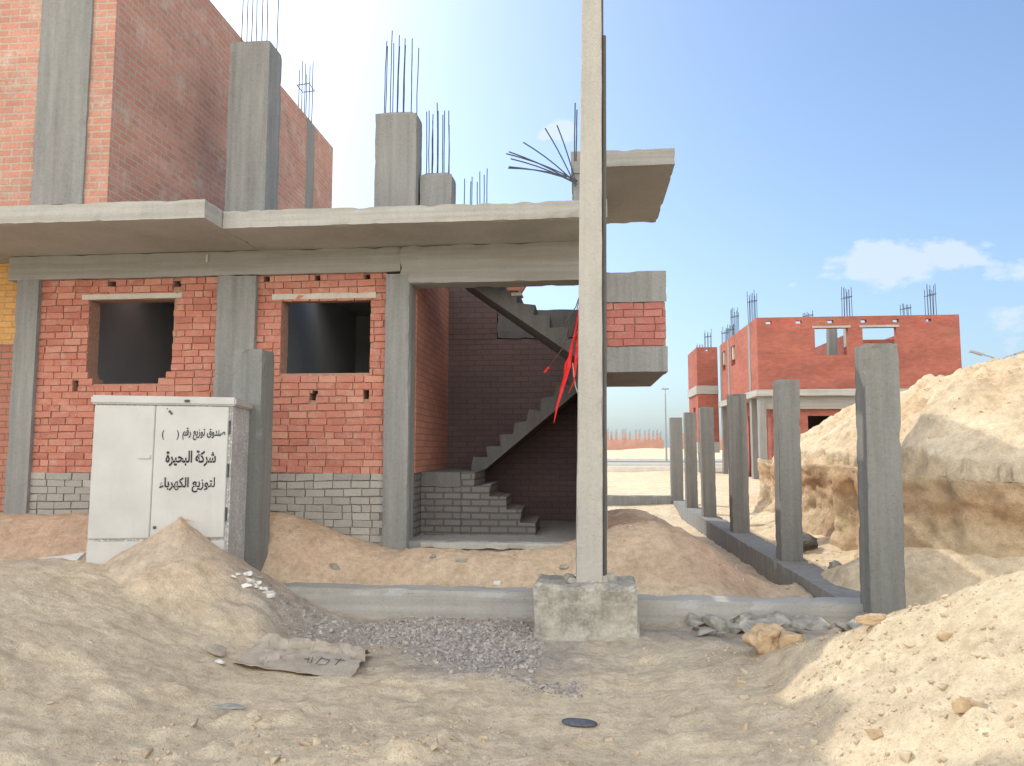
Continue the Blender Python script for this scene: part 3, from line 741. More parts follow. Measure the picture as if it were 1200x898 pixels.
lid = cbox('lid', cab, 'cab', -CW-.025, .03, -.03, CD+.03, CH-.075, CH, .014)
d1 = cbox('door', cab, 'cab', -CW+.008, -.640, -.018, .010, .42, CH-.085, .006)
d2 = cbox('door', cab, 'cab', -.635, -.028, -.022, .010, .42, CH-.085, .006)
pl = cbox('plinth', cab, 'cab', -CW+.004, -.02, -.014, .010, -.1, .395, .006)
cbox('lock', d2, 'black', -.61, -.585, -.034, -.021, .50, .525, .004)
cbox('handle', d1, 'cab', -.76, -.66, -.030, -.017, 1.10, 1.135, .004)
for z in (.62, 1.0, 1.38): cbox('hinge', d2, 'black', -.026, -.012, -.026, .008, z-.06, z+.06, .003)
cbox('latch', lid, 'black', -.40, -.355, -.042, -.028, CH-.05, CH-.028, .004)
for (x, z, w_) in ((-.53, 1.50, .022), (-.515, 1.485, .02), (-.545, 1.53, .010)):
    cbox('rust_spot', lid if z > 1.6 else d2, 'black', x, x+w_, -.026, -.020, z, z+w_, .002)
AR = {'ا': (0xFE8D, 1), 'ل': (0xFEDD, 2), 'ب': (0xFE8F, 2), 'ت': (0xFE95, 2), 'ح': (0xFEA1, 2), 'د': (0xFEA9, 1), 'ر': (0xFEAD, 1), 'ز': (0xFEAF, 1), 'ش': (0xFEB5, 2), 'ص': (0xFEB9, 2), 'ع': (0xFEC9, 2), 'ق': (0xFED5, 2), 'ك': (0xFED9, 2), 'م': (0xFEE1, 2), 'ن': (0xFEE5, 2), 'ه': (0xFEE9, 2), 'و': (0xFEED, 1), 'ي': (0xFEF1, 2), 'ة': (0xFE93, 1), 'ء': (0xFE80, 0)}
def shape(s_):
    out = []
    for i, c_ in enumerate(s_):
        if c_ not in AR: out.append(c_); continue
        b_, k = AR[c_]
        pj = i > 0 and s_[i-1] in AR and AR[s_[i-1]][1] == 2 and k > 0
        nj = i+1 < len(s_) and s_[i+1] in AR and AR[s_[i+1]][1] > 0 and k == 2
        out.append(chr(b_+(3 if pj and nj else 2 if nj else 1 if pj else 0)))
    return ''.join(reversed(out))
def lettering(text, xr, wid, zb, hgt, parent, bold=.02, y=-.0235, raw=False, m='ink'):
    cu = bpy.data.curves.new('lettering', 'FONT'); cu.body = text if raw else shape(text); cu.size = 1; cu.offset = bold; cu.resolution_u = 4
    o = bpy.data.objects.new('lettering', cu); COL.objects.link(o)
    bpy.context.view_layer.update()
    me_ = bpy.data.meshes.new_from_object(o.evaluated_get(bpy.context.evaluated_depsgraph_get()))
    bpy.data.objects.remove(o); bpy.data.curves.remove(cu)
    me_.name = 'lettering'
    bm = bmesh.new(); bm.from_mesh(me_)
    xs_ = [v.co.x for v in bm.verts]; ys_ = [v.co.y for v in bm.verts]
    ax, bx2, ay, by = min(xs_), max(xs_), min(ys_), max(ys_)
    seen = set(); isl = 0
    for v in bm.verts:
        if v in seen: continue
        st = [v]; seen.add(v); isl += 1
        while st:
            q = st.pop(); q.co.z = isl*.00012
            for e in q.link_edges:
                w_ = e.other_vert(q)
                if w_ not in seen: seen.add(w_); st.append(w_)
    for v in bm.verts:
        px = xr-wid*(bx2-v.co.x)/(bx2-ax); pz = zb+hgt*(v.co.y-ay)/(by-ay)
        v.co = Vector((px, y-v.co.z, pz))
    bm.normal_update()
    bm.to_mesh(me_); bm.free(); me_.materials.clear()
    return link('lettering', me_, parent, m)
lettering('صندوق توزيع رقم', -.050, .355, 1.265, .108, d2)
lettering('شركة البحيرة', -.120, .415, 1.035, .140, d2, bold=.03)
lettering('لتوزيع الكهرباء', -.12, .455, .81, .132, d2)
lettering('(', -.555, .020, 1.265, .085, d2, raw=True)   # brackets round the blank number space
lettering(')', -.435, .020, 1.265, .085, d2, raw=True)

# ================================================================== POWER POLE
pole = thing('power_pole', 'tall pale square concrete power pole rising out of the frame from a worn concrete block', 'pole', (.04, 6.17, .42), (0, R(.75), 0))
sh = link('shaft', rough_mesh('shaft', -.112, .108, -.11, .11, -.1, 9.0, seg=.055, amp=.004, chip=.012, taper=.60, nf=3, bev=.008), pole, 'concrete_pole')
link('conduit', tube_mesh('conduit', [[(.124-.0037*z, .03, z) for z in (0, 1, 2, 3, 4, 4.65)]], .018, 8), pole, 'concrete_dark')
link('conduit', tube_mesh('conduit', [[(.108-.0045*z, .075, z) for z in (0, 2, 4, 6, 8)]], .016, 8), pole, 'concrete_dark')
cb_ = [(.02, -.1), (.1, -.06), (.16, .04), (-.13, -.08), (-.17, .03)]
block = tag(link('pole_footing', rough_mesh('pole_footing', -.40, .42, 5.93, 6.50, -.12, .42, seg=.035, amp=.028, chip=.07, bev=.012, nf=3.2), None, 'concrete_old'), 'chipped pale concrete footing block that holds the power pole', 'footing')
for k, (dx, dy) in enumerate(cb_):
    o = link('mortar_lump', rock_mesh('mortar_lump', .045+.01*(k % 3), (1, .8, .8), k+40, 2, .4), block, 'concrete_old', (.04+dx, 6.17+dy, .425))
# red strips and cables
rs = thing('red_plastic_strips', 'bright red plastic strips dangling on a thin cable beside the power pole', 'strips', (-.05, 7.85, 3.1))
def ribbon(name, parent, pts, wids, m):
    vs = []; fs = []
    for (x, y, z), w_ in zip(pts, wids):
        w_ *= .55; vs += [(x-w_, y, z), (x+w_, y-.01, z)]
    for i in range(len(pts)-1): fs.append((2*i, 2*i+1, 2*i+3, 2*i+2))
    me_ = pymesh(name, vs, fs); o = link(name, me_, parent, m)
    sd = o.modifiers.new('s', 'SOLIDIFY'); sd.thickness = .004; return o
ribbon('strip', rs, [(.0, 0, -.2), (-.03, 0, -.38), (-.07, -.01, -.55), (-.10, -.02, -.75), (-.15, 0, -.92), (-.22, .0, -1.15), (-.26, 0, -1.34)], [.006, .012, .028, .04, .03, .022, .006], 'red')
ribbon('strip', rs, [(.03, .02, -.08), (0, .02, -.4), (-.02, .01, -.65), (-.03, .01, -.85)], [.005, .014, .03, .006], 'red')
ribbon('strip', rs, [(.03, -.02, -.0), (-.01, -.02, -.3), (-.06, -.02, -.5), (-.08, -.02, -.68)], [.006, .01, .016, .004], 'red')
ribbon('strip', rs, [(.03, .03, -.1), (.01, .02, -.3), (.02, .0, -.42), (-.01, -.02, -.52), (.0, 0, -.62), (-.05, .02, -.74), (-.04, .0, -.9), (-.1, 0, -1.02)], [.008, .016, .006, .022, .01, .026, .012, .004], 'red')
ribbon('strip', rs, [(.0, .04, -.35), (-.06, .03, -.5), (-.08, .0, -.6), (-.13, -.02, -.72), (-.15, 0, -.86), (-.2, .02, -1.0)], [.006, .018, .008, .02, .01, .004], 'red')
link('cable', tube_mesh('cable', [[(.02, 0, 0), (-.05, 0, -.32), (-.17, 0, -.55), (-.33, 0, -.77)]], .005), rs, 'cable')
link('strip_end', tube_mesh('strip_end', [[(-.31, 0, -.745), (-.345, 0, -.785), (-.36, 0, -.80)]], .013), rs, 'red')
link('cable', tube_mesh('cable', [[(.03, 0, .05), (-.02, 0, -.1), (-.13, 0, -.26)]], .006), rs, 'rebar')
link('cable', tube_mesh('cable', [[(-.06, 0, -.7), (-.03, 0, -.95), (.02, 0, -1.1), (.03, 0, -1.3)]], .006), rs, 'concrete_pole')

# ================================================================== PLOT BEAMS AND POSTS
bl = [('front', 'low cracked concrete tie beam in front of the unfinished house, left of the power pole', -3.6, -.2, 6.62, 6.86, -.1, .24),
      ('front', 'low concrete tie beam right of the power pole, rubble lying along it', -.19, 2.55, 6.50, 6.76, -.1, .21)]
for _, lb, x0, x1, y0, y1_, z0, z1 in bl:
    o = link('tie_beam', rough_mesh('tie_beam', x0, x1, y0, y1_, z0, z1, seg=.06, amp=.012, chip=.03, nf=1.6), None, 'concrete_edge'); tag(o, lb, 'tie beam', 'low tie beams around the yard')
o = link('tie_beam', rough_mesh('tie_beam', 2.20, 2.58, 6.765, 19.2, -.15, .19, seg=.09, amp=.014, chip=.03, nf=1.2), None, 'concrete'); tag(o, 'long concrete tie beam receding under the row of fence posts', 'tie beam', 'low tie beams around the yard')
o = link('tie_beam', rough_mesh('tie_beam', .3, 2.19, 18.9, 19.2, -.15, .30, seg=.12, amp=.02, chip=.04), None, 'concrete'); tag(o, 'short concrete tie beam closing the far end of the yard', 'tie beam', 'low tie beams around the yard')
def post(x, y, w, d, z0, z1, label, seed, rot=0, slot=True, lean=0):
    vs = []
    me_ = rough_mesh('fence_post', -w/2, w/2, -d/2, d/2, 0, z1-z0, seg=.045, amp=.004, chip=.016, bev=.003, dome=.004)
    if slot:   # shallow cast groove and shuttering step down the faces
        for v in me_.vertices:
            if abs(v.co.x+.02) < w*.13 and v.co.y < -d/2+.03 and v.co.z < z1-z0-.02: v.co.y += .018
            if abs(v.co.y) < d*.2 and v.co.x < -w/2+.03: v.co.x += .014
    o = link('fence_post', me_, None, 'concrete_post', (x, y, z0), (0, lean, rot))
    return tag(o, label, 'post', 'bare concrete fence posts')
post(2.41, 6.42, .27, .27, -.05, 2.36, 'nearest and largest concrete fence post, by the rubble at right', 1, R(-3), True, R(.9))
post(2.40, 9.12, .25, .26, .15, 2.31, 'second concrete fence post from the front in the receding row', 2, 0, False, R(.6))
post(2.42, 12.0, .26, .26, .15, 2.35, 'third concrete fence post from the front in the receding row', 3)
post(2.38, 14.6, .25, .25, .15, 2.28, 'fourth concrete fence post from the front in the receding row', 4, 0, False, R(-.5))
post(2.35, 16.7, .25, .25, .15, 2.28, 'fifth concrete fence post, second from the far end of the row', 5)
post(2.32, 19.0, .30, .25, .15, 2.26, 'farthest concrete fence post, at the far corner of the yard', 6, 0, False)
post(-3.34, 7.22, .31, .28, .0, 2.49, 'concrete fence post standing right behind the electricity cabinet', 7, R(-2))

# ================================================================== RUBBLE AND LITTER
def place(name, me_, m, x, y, dz, label, cat, rot=(0, 0, 0), group=None, smooth=False):
    o = link(name, me_, None, m, (x, y, hz(x, y)+dz), rot, smooth); return tag(o, label, cat, group)
place('boulder', rock_mesh('boulder', .12, (1.15, .95, .85), 3, 4, .5), 'rock', 1.22, 5.22, .05, 'tan sandstone boulder on the edge of the right sand heap', 'rock')
place('boulder', hull_mesh('boulder', .075, (1.2, .9, .8), 6, 20), 'rock', 1.33, 5.10, .02, 'small rock lying just before the tan sandstone boulder', 'rock')
place('boulder', rock_mesh('boulder', .05, (1.6, .8, .6), 8, 4, .5), 'rock', 1.62, 4.5, .03, 'long pale stone on the heap crest before the nearest post', 'rock')
rr = random.Random(5)
for k in range(26):
    x = .85+rr.random()*1.5; y = 5.95+rr.random()*.5
    s_ = rr.uniform(.05, .13)
    o = place('rubble_piece', hull_mesh('rubble_piece', s_*.9, (rr.uniform(1.1, 1.9), rr.uniform(.8, 1.1), rr.uniform(.25, .7)), 50+k, 14), 'rubble', x, y, s_*.25,
              'piece of broken grey concrete piled against the low beam right of the pole', 'rubble', (rr.uniform(-.5, .5), rr.uniform(-.5, .5), rr.uniform(0, 3)), 'broken concrete along the right beam')
for k, (x, y, s_, lb) in enumerate([(.75, 4.3, .03, ''), (2.25, 4.0, .045, 'clod halfway up the sunlit heap at right'), (1.75, 3.9, .04, 'clod low on the sunlit heap near the shadow edge'), (1.55, 3.3, .05, 'flat clod in the sunny heap near the bottom edge'), (1.25, 3.5, .035, 'small clod just inside the sunny heap'), (2.62, 4.75, .055, 'clod topping the heap crest at the far right'), (2.15, 3.2, .05, 'wide clod on the sunny heap at bottom right')]):
    if lb: place('sand_clod', hull_mesh('sand_clod', s_*.85, (1.3, .9, .7), 90+k, 18), 'rock', x, y, s_*.3, lb, 'clod')
for k, (x, y, s_, lb) in enumerate([(3.0, 10.6, .15, 'dark round lump of rubble behind the second fence post'), (2.85, 8.9, .1, 'small grey stone behind the long tie beam'), (3.2, 11.6, .14, 'fallen lump at the foot of the cut bank')]):
    place('rock', rock_mesh('rock', s_, (1.1, 1, .8), 120+k, 4, .7), 'concrete_dark' if k == 0 else 'rubble', x, y, s_*.4, lb, 'rock')
# crumpled cement sacks
def sack(name, L, W, seed):
    q = random.Random(seed); nx, ny = 26, 13; vs = []; fs = []
    for j in range(ny+1):
        for i in range(nx+1):
            u = i/nx; v = j/ny
            edge = i in (0, nx) or j in (0, ny)
            x = L*(u-.5)+(q.uniform(-.012, .012))+.05*(v-.5)*(-1 if u < .5 else 1)*-1
            y = W*(v-.5)+q.uniform(-.008, .008)+.03*math.sin(u*5+seed)*(v > .4)+(.035*mnoise.noise(Vector((u*6, v*2, seed))) if j == ny else 0)
            fold = .52+.05*mnoise.noise(Vector((u*3.5, 1, seed)))
            z = float(np.interp(v, [0, .10, fold-.05, fold, fold+.10, fold+.22, 1], [.030+.035*(1-u), .05, .085, .095, .045, .135, .02]))
            k = .25 if v < fold else 1.0
            z += k*(.030*mnoise.noise(Vector((u*7, v*5, seed)))+.022*mnoise.noise(Vector((u*17, v*9, seed+3))))+q.uniform(-.003, .003)*k*2
            z -= .035*math.exp(-((u-.28-.35*(v-.3))/.03)**2)*(v > .15)
            z *= 1-.35*u
            vs.append((x, y, z))
    for j in range(ny):
        for i in range(nx):
            a = j*(nx+1)+i
            if q.random() < .5: fs += [(a, a+1, a+nx+2), (a, a+nx+2, a+nx+1)]
            else: fs += [(a, a+1, a+nx+1), (a+1, a+nx+2, a+nx+1)]
    return pymesh(name, vs, fs)
sx, sy = -1.93, 5.16
sk = place('cement_sack', sack('cement_sack', .80, .56, 5), 'sack', sx, sy, .015, 'torn flattened paper cement sack with faded print lying on the sand', 'paper sack', (R(3), R(2), R(-4)))
sd = sk.modifiers.new('s', 'SOLIDIFY'); sd.thickness = .006
prn = []
for k, pts in enumerate([[(.10, -.02), (.13, -.10)], [(.13, -.02), (.15, -.09)], [(.19, .0), (.19, -.10)], [(.19, -.02), (.26, -.03), (.26, -.10), (.21, -.11)], [(.32, .02), (.32, -.08)], [(.29, -.01), (.36, -.01)], [(.08, -.04), (.12, -.05)]]):
    prn.append([(x_-.06, y_-.06, 0) for x_, y_ in pts])
# printed strokes follow the paper's surface
skv = [v.co.copy() for v in sk.data.vertices]
def skz(x_, y_): return min(skv, key=lambda c: (c.x-x_)**2+(c.y-y_)**2).z
prn = [[(p[0], p[1], skz(p[0], p[1])+.007) for p in q] for q in prn]
link('print', tube_mesh('print', prn, .003, 4), sk, 'sack_ink')
place('white_scrap', rock_mesh('white_scrap', .05, (1.1, .5, .25), 33, 2, .5), 'paper', -2.42, 4.86, .015, 'white paper scrap poking from under the left end of the sack', 'scrap', (0, 0, R(-40)))
place('dark_flap', rock_mesh('dark_flap', .06, (1.2, .8, .2), 34, 2, .5), 'sack', -2.52, 5.02, .03, 'torn dark brown paper flap beside the sack', 'scrap', (.3, .3, 0))
rr = random.Random(9)
for k in range(16):
    x = -2.72+rr.gauss(0, .10); y = 6.03+rr.gauss(0, .09)
    place('plaster_chip', hull_mesh('plaster_chip', rr.uniform(.018, .045), (1.3, .9, .6), 140+k, 11), 'paper', x, y, .01, 'white plaster crumb scattered on the sand below the cabinet corner', 'debris', (0, 0, rr.random()*3), 'white plaster crumbs by the cabinet')
place('flattened_bottle', rock_mesh('flattened_bottle', .10, (1.0, .42, .2), 61, 3, .18), 'black', -.03, 4.17, .012, 'flattened dark plastic bottle on the sand in the foreground', 'litter', (0, 0, R(-8)))
place('pale_board', rough_mesh('pale_board', -.25, .25, -.12, .12, 0, .03, seg=.05, amp=.01), 'paper', -4.75, 6.3, .02, 'pale broken board lying left of the cabinet', 'board', (R(8), R(-6), R(20)))
place('grey_stick', hull_mesh('grey_stick', .09, (1.4, .4, .12), 77, 14), 'rubble', -1.9, 4.0, .012, 'short grey splinter on the left foreground sand', 'stick')
for k, (x, y) in enumerate([(-1.55, 7.62), (-1.25, 7.55), (-.85, 7.35), (-2.5, 7.4), (-.2, 7.5)]):
    place('stone', hull_mesh('stone', .035+.012*(k % 2), (1.4, .9, .7), 170+k, 11), 'paper' if k == 2 else 'rubble', x, y, .01,
          ['loose brick fragment below the stairwell sill, leftmost', 'loose brick fragment under the middle of the stairwell sill', 'white stone chip between the low beam and the stairwell', 'pale stone near the foot of the third column', 'stone chip close to the pole in the yard'][k], 'stone')
# copper wires sticking out of the sand at the cabinet
wr = thing('loose_wires', 'thin orange wires sticking out where the sand meets the cabinet door', 'wires', (-3.40, 6.12, .86))
for k in range(5):
    a = -.5+k*.25
    link('wire', tube_mesh('wire', [[(0, 0, -.05), (a*.05, -.02, .03), (a*.14+.03, -.04, .05-.01*k)]], .0035), wr, 'rock')

# ================================================================== HOUSE ON THE RIGHT
B = thing('brick_house', 'roofless two-storey red brick house shell standing beyond the fence posts', 'house', (10.6, 34, 0))
def bp(o):
    o.parent = B; o.matrix_parent_inverse = Matrix.Translation(-B.location); return o
T = 6.62
vh = [(x, x+.22, 6.36, 6.48) for x in (7.2, 8.35, 9.55, 10.8, 12.0, 13.2)]
bp(hwall('upper_wall', None, 'brick_far', 6.85, 14.45, 3.76, T, 29.7, 29.9, [(9.05, 10.30, 5.10, 6.16), (10.85, 12.10, 5.10, 6.16)]+vh))
bp(hwall('upper_wall', None, 'brick_far', 29.9, 37.6, 3.60, T, 6.85, 7.05, [(34.0, 34.9, 5.25, 6.15), (36.3, 37.1, 5.25, 6.2)], axis='y'))
bp(hwall('upper_wall', None, 'brick_far', 7.05, 14.2, 3.76, T-.9, 37.6, 37.8, [(8.8, 10.2, 4.6, 5.5), (11.2, 12.6, 4.6, 5.5)]))
bp(hwall('upper_wall', None, 'brick_far', 29.9, 37.6, 3.76, T, 14.25, 14.45, [], axis='y'))
bp(hwall('inner_wall', None, 'brick_far', 32, 37.4, 3.76, 6.2, 10.9, 11.1, [], axis='y'))
bp(hwall('inner_wall', None, 'brick_far', 11.1, 14.2, 3.76, 6.15, 33, 33.2, [(11.2, 11.5, 5.9, 6.0), (12.2, 12.5, 5.9, 6.0)]))
bp(hwall('inner_wall', None, 'brick_far', 30.5, 37.4, 3.76, 6.3, 8.2, 8.4, [], axis='y'))
bp(rbox('column', None, 'concrete', 10.25, 10.6, 31.8, 32.1, 3.76, 6.5, seg=.3, amp=.01))
bp(rbox('floor_slab', None, 'concrete_edge', 6.70, 14.5, 29.45, 37.7, 3.50, 3.756, seg=.4, amp=.015, chip=.02))
bp(rbox('beam', None, 'concrete_board', 6.95, 14.4, 29.75, 30.0, 3.0, 3.498, seg=.3, amp=.01))
bp(hwall('lower_wall', None, 'brick_far', 7.9, 14.4, 0, 2.998, 29.95, 30.15, [(8.75, 10.4, 1.3, 2.75)]))
bp(hwall('lower_wall', None, 'brick_far', 30.0, 37.6, 0, 3.49, 7.35, 7.55, [(30.8, 31.8, .9, 2.9), (33.0, 34.0, .1, 2.9), (35.4, 36.4, .9, 2.9)], axis='y'))
for y in (29.8, 31.1, 35.5, 37.45):
    bp(rbox('column', None, 'concrete', 6.83, 7.10, y-.18, y+.18, 0, T-.05 if y != 29.8 else 3.499, seg=.3, amp=.01))
bp(rbox('column', None, 'concrete_board', 7.55, 7.9, 29.9, 30.2, 0, 3.0, seg=.3, amp=.01))
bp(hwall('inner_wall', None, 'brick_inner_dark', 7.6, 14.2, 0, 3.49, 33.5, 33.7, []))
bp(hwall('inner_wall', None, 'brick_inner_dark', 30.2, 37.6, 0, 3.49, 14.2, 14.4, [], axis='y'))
bp(hwall('parapet_wall', None, 'concrete_edge', 33.0, 36.5, .1, .85, 6.9, 7.0, [(34.2, 34.9, .3, .7)], axis='y'))
for nm, z, a in (('lintel', 6.165, (8.95, 10.42)), ('lintel', 6.165, (10.73, 12.22))):
    bp(rbox(nm, None, 'concrete_edge', a[0], a[1], 29.67, 29.88, z, z+.09, seg=.2, amp=.006))
# left wing
bp(hwall('wing_wall', None, 'brick_far', 5.80, 6.84, 4.65, T, 38.3, 38.5, [(6.2, 6.4, 6.42, 6.52)]))
bp(hwall('wing_wall', None, 'brick_far', 38.5, 41.5, 4.65, T, 5.80, 6.0, [], axis='y'))
bp(rbox('wing_slab', None, 'concrete_edge', 5.74, 6.84, 38.25, 41.5, 4.22, 4.648, seg=.3, amp=.012))
bp(hwall('wing_wall', None, 'brick_far', 5.82, 6.84, 1.8, 4.218, 38.32, 38.5, []))
bp(hwall('wing_wall', None, 'brick_far', 38.5, 41.5, 1.8, 4.218, 5.82, 6.0, [(39.2, 40.0, 2.4, 3.6)], axis='y'))
bp(rbox('wing_slab', None, 'concrete_edge', 5.76, 6.84, 38.28, 41.5, 1.25, 1.797, seg=.3, amp=.012))
bp(rbox('column', None, 'concrete', 5.80, 6.1, 38.3, 38.6, 0, 1.248, seg=.3, amp=.01))
# bars on its columns
def bars(parent, x, y, z, L, n, w=.30, tie=True, rad=.012):
    for i in range(n):
        rebar(parent, x-w/2+w*(i % ((n+1)//2))/max(1, (n+1)//2-1), y+(.0 if i < (n+1)//2 else .25), z, L*random.uniform(.86, 1.05), (random.gauss(0, .01), 0), rad)
    if tie:
        o = link('rebar_tie', tube_mesh('rebar_tie', [[(x-w/2-.02, y-.02, z+L*.72), (x+w/2+.02, y-.02, z+L*.75), (x+w/2+.02, y+.27, z+L*.75), (x-w/2-.02, y+.27, z+L*.72)]], rad), parent, 'rebar')
for (x, y, z, L, n) in ((7.02, 31.0, 6.45, 1.5, 8), (7.02, 34.6, 6.45, 1.5, 8), (7.02, 35.7, 6.45, .9, 6), (7.02, 36.9, 6.45, .95, 6), (6.6, 39.5, 6.4, 1.3, 6), (6.4, 41.0, 6.3, .9, 6), (9.0, 30.2, 6.3, .65, 5), (10.55, 30.3, 6.4, 1.5, 8), (13.75, 30.3, 6.4, 1.55, 8), (13.3, 31.5, 6.5, 1.0, 6)):
    c0 = bp(link('column_core', rough_mesh('column_core', x-.13, x+.13, y-.02, y+.27, z-.9, z+.02, seg=.3, amp=.0), None, 'concrete_pole'))
    bars(c0, x, y, z, L, n)

# ================================================================== FAR BACKGROUND
def lamp(x, y, z0, h, label, arms):
    t = thing('street_lamp', label, 'street lamp', (x, y, z0))
    link('pole', tube_mesh('pole', [[(0, 0, -1), (0, 0, h*.5), (0, 0, h)]], [.10, .08, .05], 8), t, 'lampgrey')
    for s_ in arms:
        a = link('arm', tube_mesh('arm', [[(0, 0, h-.05), (s_*.35, 0, h+.15), (s_*.9, 0, h+.32)]], .035, 6), t, 'lampgrey')
        me_ = rough_mesh('lamp_head', -.35, .35, -.12, .12, -.07, .07, seg=.1, amp=.01, bev=.02)
        link('lamp_head', me_, a, 'lampgrey', (s_*1.1, 0, h+.38), (0, -s_*R(18), 0))
lamp(7.65, 70, .1, 6.5, 'single slim street lamp by the far road, right of the bay', (.0,))
lamp(21.3, 40, 1.0, 5.0, 'twin-headed street lamp showing above the right sand bank', (1, -1))
def shell(name, label, x0, x1, y0, y1_, z1, cat='building', pillars=True, n=8, holes=()):
    t = thing(name, label, cat, ((x0+x1)/2, y0, 0))
    def pp(o): o.parent = t; o.matrix_parent_inverse = Matrix.Translation(-t.location); return o
    pp(hwall('wall', None, 'farwall', x0, x1, -.5, z1, y0, y0+.4, list(holes)))
    pp(hwall('wall', None, 'farwall', y0+.4, y1_, -.5, z1, x0, x0+.4, [], axis='y'))
    pp(hwall('wall', None, 'farwall', y0+.4, y1_, -.5, z1, x1-.4, x1, [], axis='y'))
    if pillars:
        for i in range(n):
            x = x0+.5+(x1-x0-1)*i/(n-1)+random.uniform(-.3, .3); h = z1+random.uniform(.8, 1.7)
            p = pp(link('pillar', rough_mesh('pillar', x-.22, x+.22, y0+.45, y0+.9, 0, h, seg=1, amp=.01), None, 'farwall'))
            link('rebar', tube_mesh('rebar', [[(x-.1, y0+.6, h-.1), (x-.1, y0+.6, h+.7)], [(x+.1, y0+.6, h-.1), (x+.12, y0+.6, h+.9)]], .04, 4), p, 'rebar')
shell('distant_compound', 'long unfinished brick compound with bare pillars on the far horizon', 3, 17, 160, 175, 3.2, n=15)
shell('distant_block', 'plain flat-topped brick block on the horizon right of the slim lamp', 19.6, 24.6, 162, 172, 4.6, pillars=False)
shell('distant_hut', 'low brick shell between the far posts on the horizon', 25.6, 33, 150, 160, 3.0, n=4)
shell('distant_shed', 'long low brick wall on the horizon between the posts and the house', 36, 60, 190, 200, 4.5, n=6)

# ================================================================== LIGHT, SKY
AZ, EL = R(49.5), R(43.0)          # sun to the left of +Y, and its height
sd_ = Vector((-math.sin(AZ)*math.cos(EL), math.cos(AZ)*math.cos(EL), math.sin(EL)))
sun = bpy.data.lights.new('sun', 'SUN'); sun.energy = 2.9; sun.angle = R(.55); sun.color = (1, .93, .80)
so = bpy.data.objects.new('sun', sun); COL.objects.link(so); so.rotation_euler = (-sd_).to_track_quat('-Z', 'Y').to_euler()
W = bpy.data.worlds.new('World'); SC.world = W; W.use_nodes = True
nt = W.node_tree; bg = nt.nodes['Background']
sky = N(nt, 'ShaderNodeTexSky', sky_type='NISHITA'); sky.sun_disc = False
sky.sun_elevation = EL; sky.sun_rotation = -AZ; sky.air_density = 1.0; sky.dust_density = 2.2; sky.ozone_density = 1.6; sky.altitude = 50
tc = N(nt, 'ShaderNodeTexCoord'); sp = N(nt, 'ShaderNodeSeparateXYZ'); nt.links.new(tc.outputs['Generated'], sp.inputs[0])
def MA(op, a, b_=None, c_=None):
    n = N(nt, 'ShaderNodeMath', operation=op)
    for i, v in enumerate((a, b_, c_)):
        if v is None: continue
        if isinstance(v, (int, float)): n.inputs[i].default_value = v
        else: nt.links.new(v, n.inputs[i])
    return n.outputs[0]
yy = MA('MAXIMUM', sp.outputs[1], .05)
u = MA('DIVIDE', sp.outputs[0], yy); v = MA('DIVIDE', sp.outputs[2], yy)
cv = N(nt, 'ShaderNodeCombineXYZ'); nt.links.new(u, cv.inputs[0]); nt.links.new(MA('MULTIPLY', v, 1.7), cv.inputs[1])
nn1 = noise(nt, cv.outputs[0], 9, 8, .6)
nn2 = noise(nt, cv.outputs[0], 30, 6, .6)
def uv(px, py):
    f_, p_, t_ = 867, R(5), R(5.5)
    x = (px-600)/f_; y = (449-py)/f_; fw = math.cos(p_)-y*math.sin(p_); up = math.sin(p_)+y*math.cos(p_)
    dx = x*math.cos(t_)-fw*math.sin(t_); dy = x*math.sin(t_)+fw*math.cos(t_); return dx/dy, up/dy
total = None
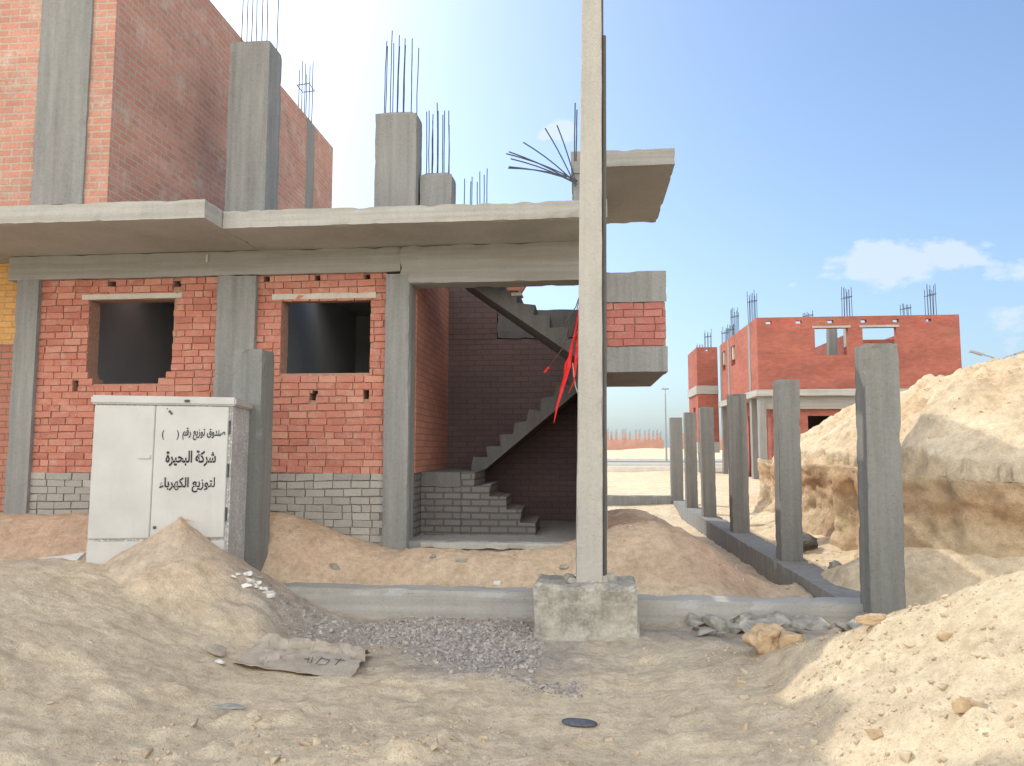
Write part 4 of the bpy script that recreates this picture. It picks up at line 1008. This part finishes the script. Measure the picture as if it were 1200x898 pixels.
for (px, py, rx, ry, k) in ((1050, 308, 100, 26, 1.0), (1105, 300, 55, 24, 1.0), (1000, 322, 50, 12, .8), (1195, 318, 50, 20, .8), (1190, 385, 45, 34, .6), (660, 152, 22, 18, .9), (640, 158, 12, 10, .6), (930, 333, 14, 8, .8), (1130, 420, 70, 20, .25), (1160, 40, 200, 40, .12)):
    u0, v0 = uv(px, py); a = rx/867.; b_ = ry/867.
    du = MA('DIVIDE', MA('SUBTRACT', u, u0), a); dv = MA('DIVIDE', MA('SUBTRACT', v, v0), b_)
    r2 = MA('ADD', MA('MULTIPLY', du, du), MA('MULTIPLY', dv, dv))
    e = MA('MULTIPLY', MA('EXPONENT', MA('MULTIPLY', r2, -1.1)), k)
    total = e if total is None else MA('MAXIMUM', total, e)
cl = MA('ADD', total, MA('MULTIPLY', MA('SUBTRACT', nn1, .5), 1.9)); cl = MA('ADD', cl, MA('MULTIPLY', MA('SUBTRACT', nn2, .5), .9))
cl = MA('MULTIPLY', MA('SUBTRACT', cl, .42), 2.6)
cl = MA('MINIMUM', MA('MAXIMUM', cl, 0), .7)
cl = MA('MULTIPLY', cl, MA('MINIMUM', MA('MULTIPLY', total, 3.5), 1))
# general thin milkiness
cm = mix(nt, cl, sky.outputs[0], (4.6, 4.6, 4.6))
haze = MA('POWER', MA('SUBTRACT', 1, MA('MAXIMUM', sp.outputs[2], 0)), 5)
cm = mix(nt, MA('MULTIPLY', haze, .5), cm, (2.6, 3.4, 3.8))
# warm broken brightness added to the unseen sky behind the camera, fills front faces
back = MA('MINIMUM', MA('MAXIMUM', MA('MULTIPLY_ADD', sp.outputs[1], -2.2, -.25), 0), 1)
nb_ = noise(nt, tc.outputs['Generated'], 3.0, 6, .55)
back = MA('MULTIPLY', back, MA('MINIMUM', MA('MAXIMUM', MA('MULTIPLY_ADD', nb_, 3.0, -.7), .35), 1))
cm = mix(nt, back, cm, (15.2, 13.4, 11.6))
cm = mix(nt, 1.0, cm, (1.24, 1.37, 1.48), 'MULTIPLY')
nt.links.new(cm, bg.inputs[0]); bg.inputs[1].default_value = .15

# ================================================================== CAMERA
cam = bpy.data.cameras.new('camera'); cam.sensor_fit = 'HORIZONTAL'; cam.sensor_width = 36; cam.lens = 36*867/1200
cam.clip_end = 6000; cam.clip_start = .05
co_ = bpy.data.objects.new('camera', cam); COL.objects.link(co_); co_.location = (0, 0, 1.5)
co_.rotation_euler = Euler((R(95), 0, R(5.5)), 'XYZ')
SC.camera = co_
SC.view_settings.view_transform = 'Standard'; SC.view_settings.look = 'None'; SC.view_settings.exposure = 0
SC.cycles.use_denoising = True
SC.cycles.max_bounces = 8; SC.cycles.diffuse_bounces = 5
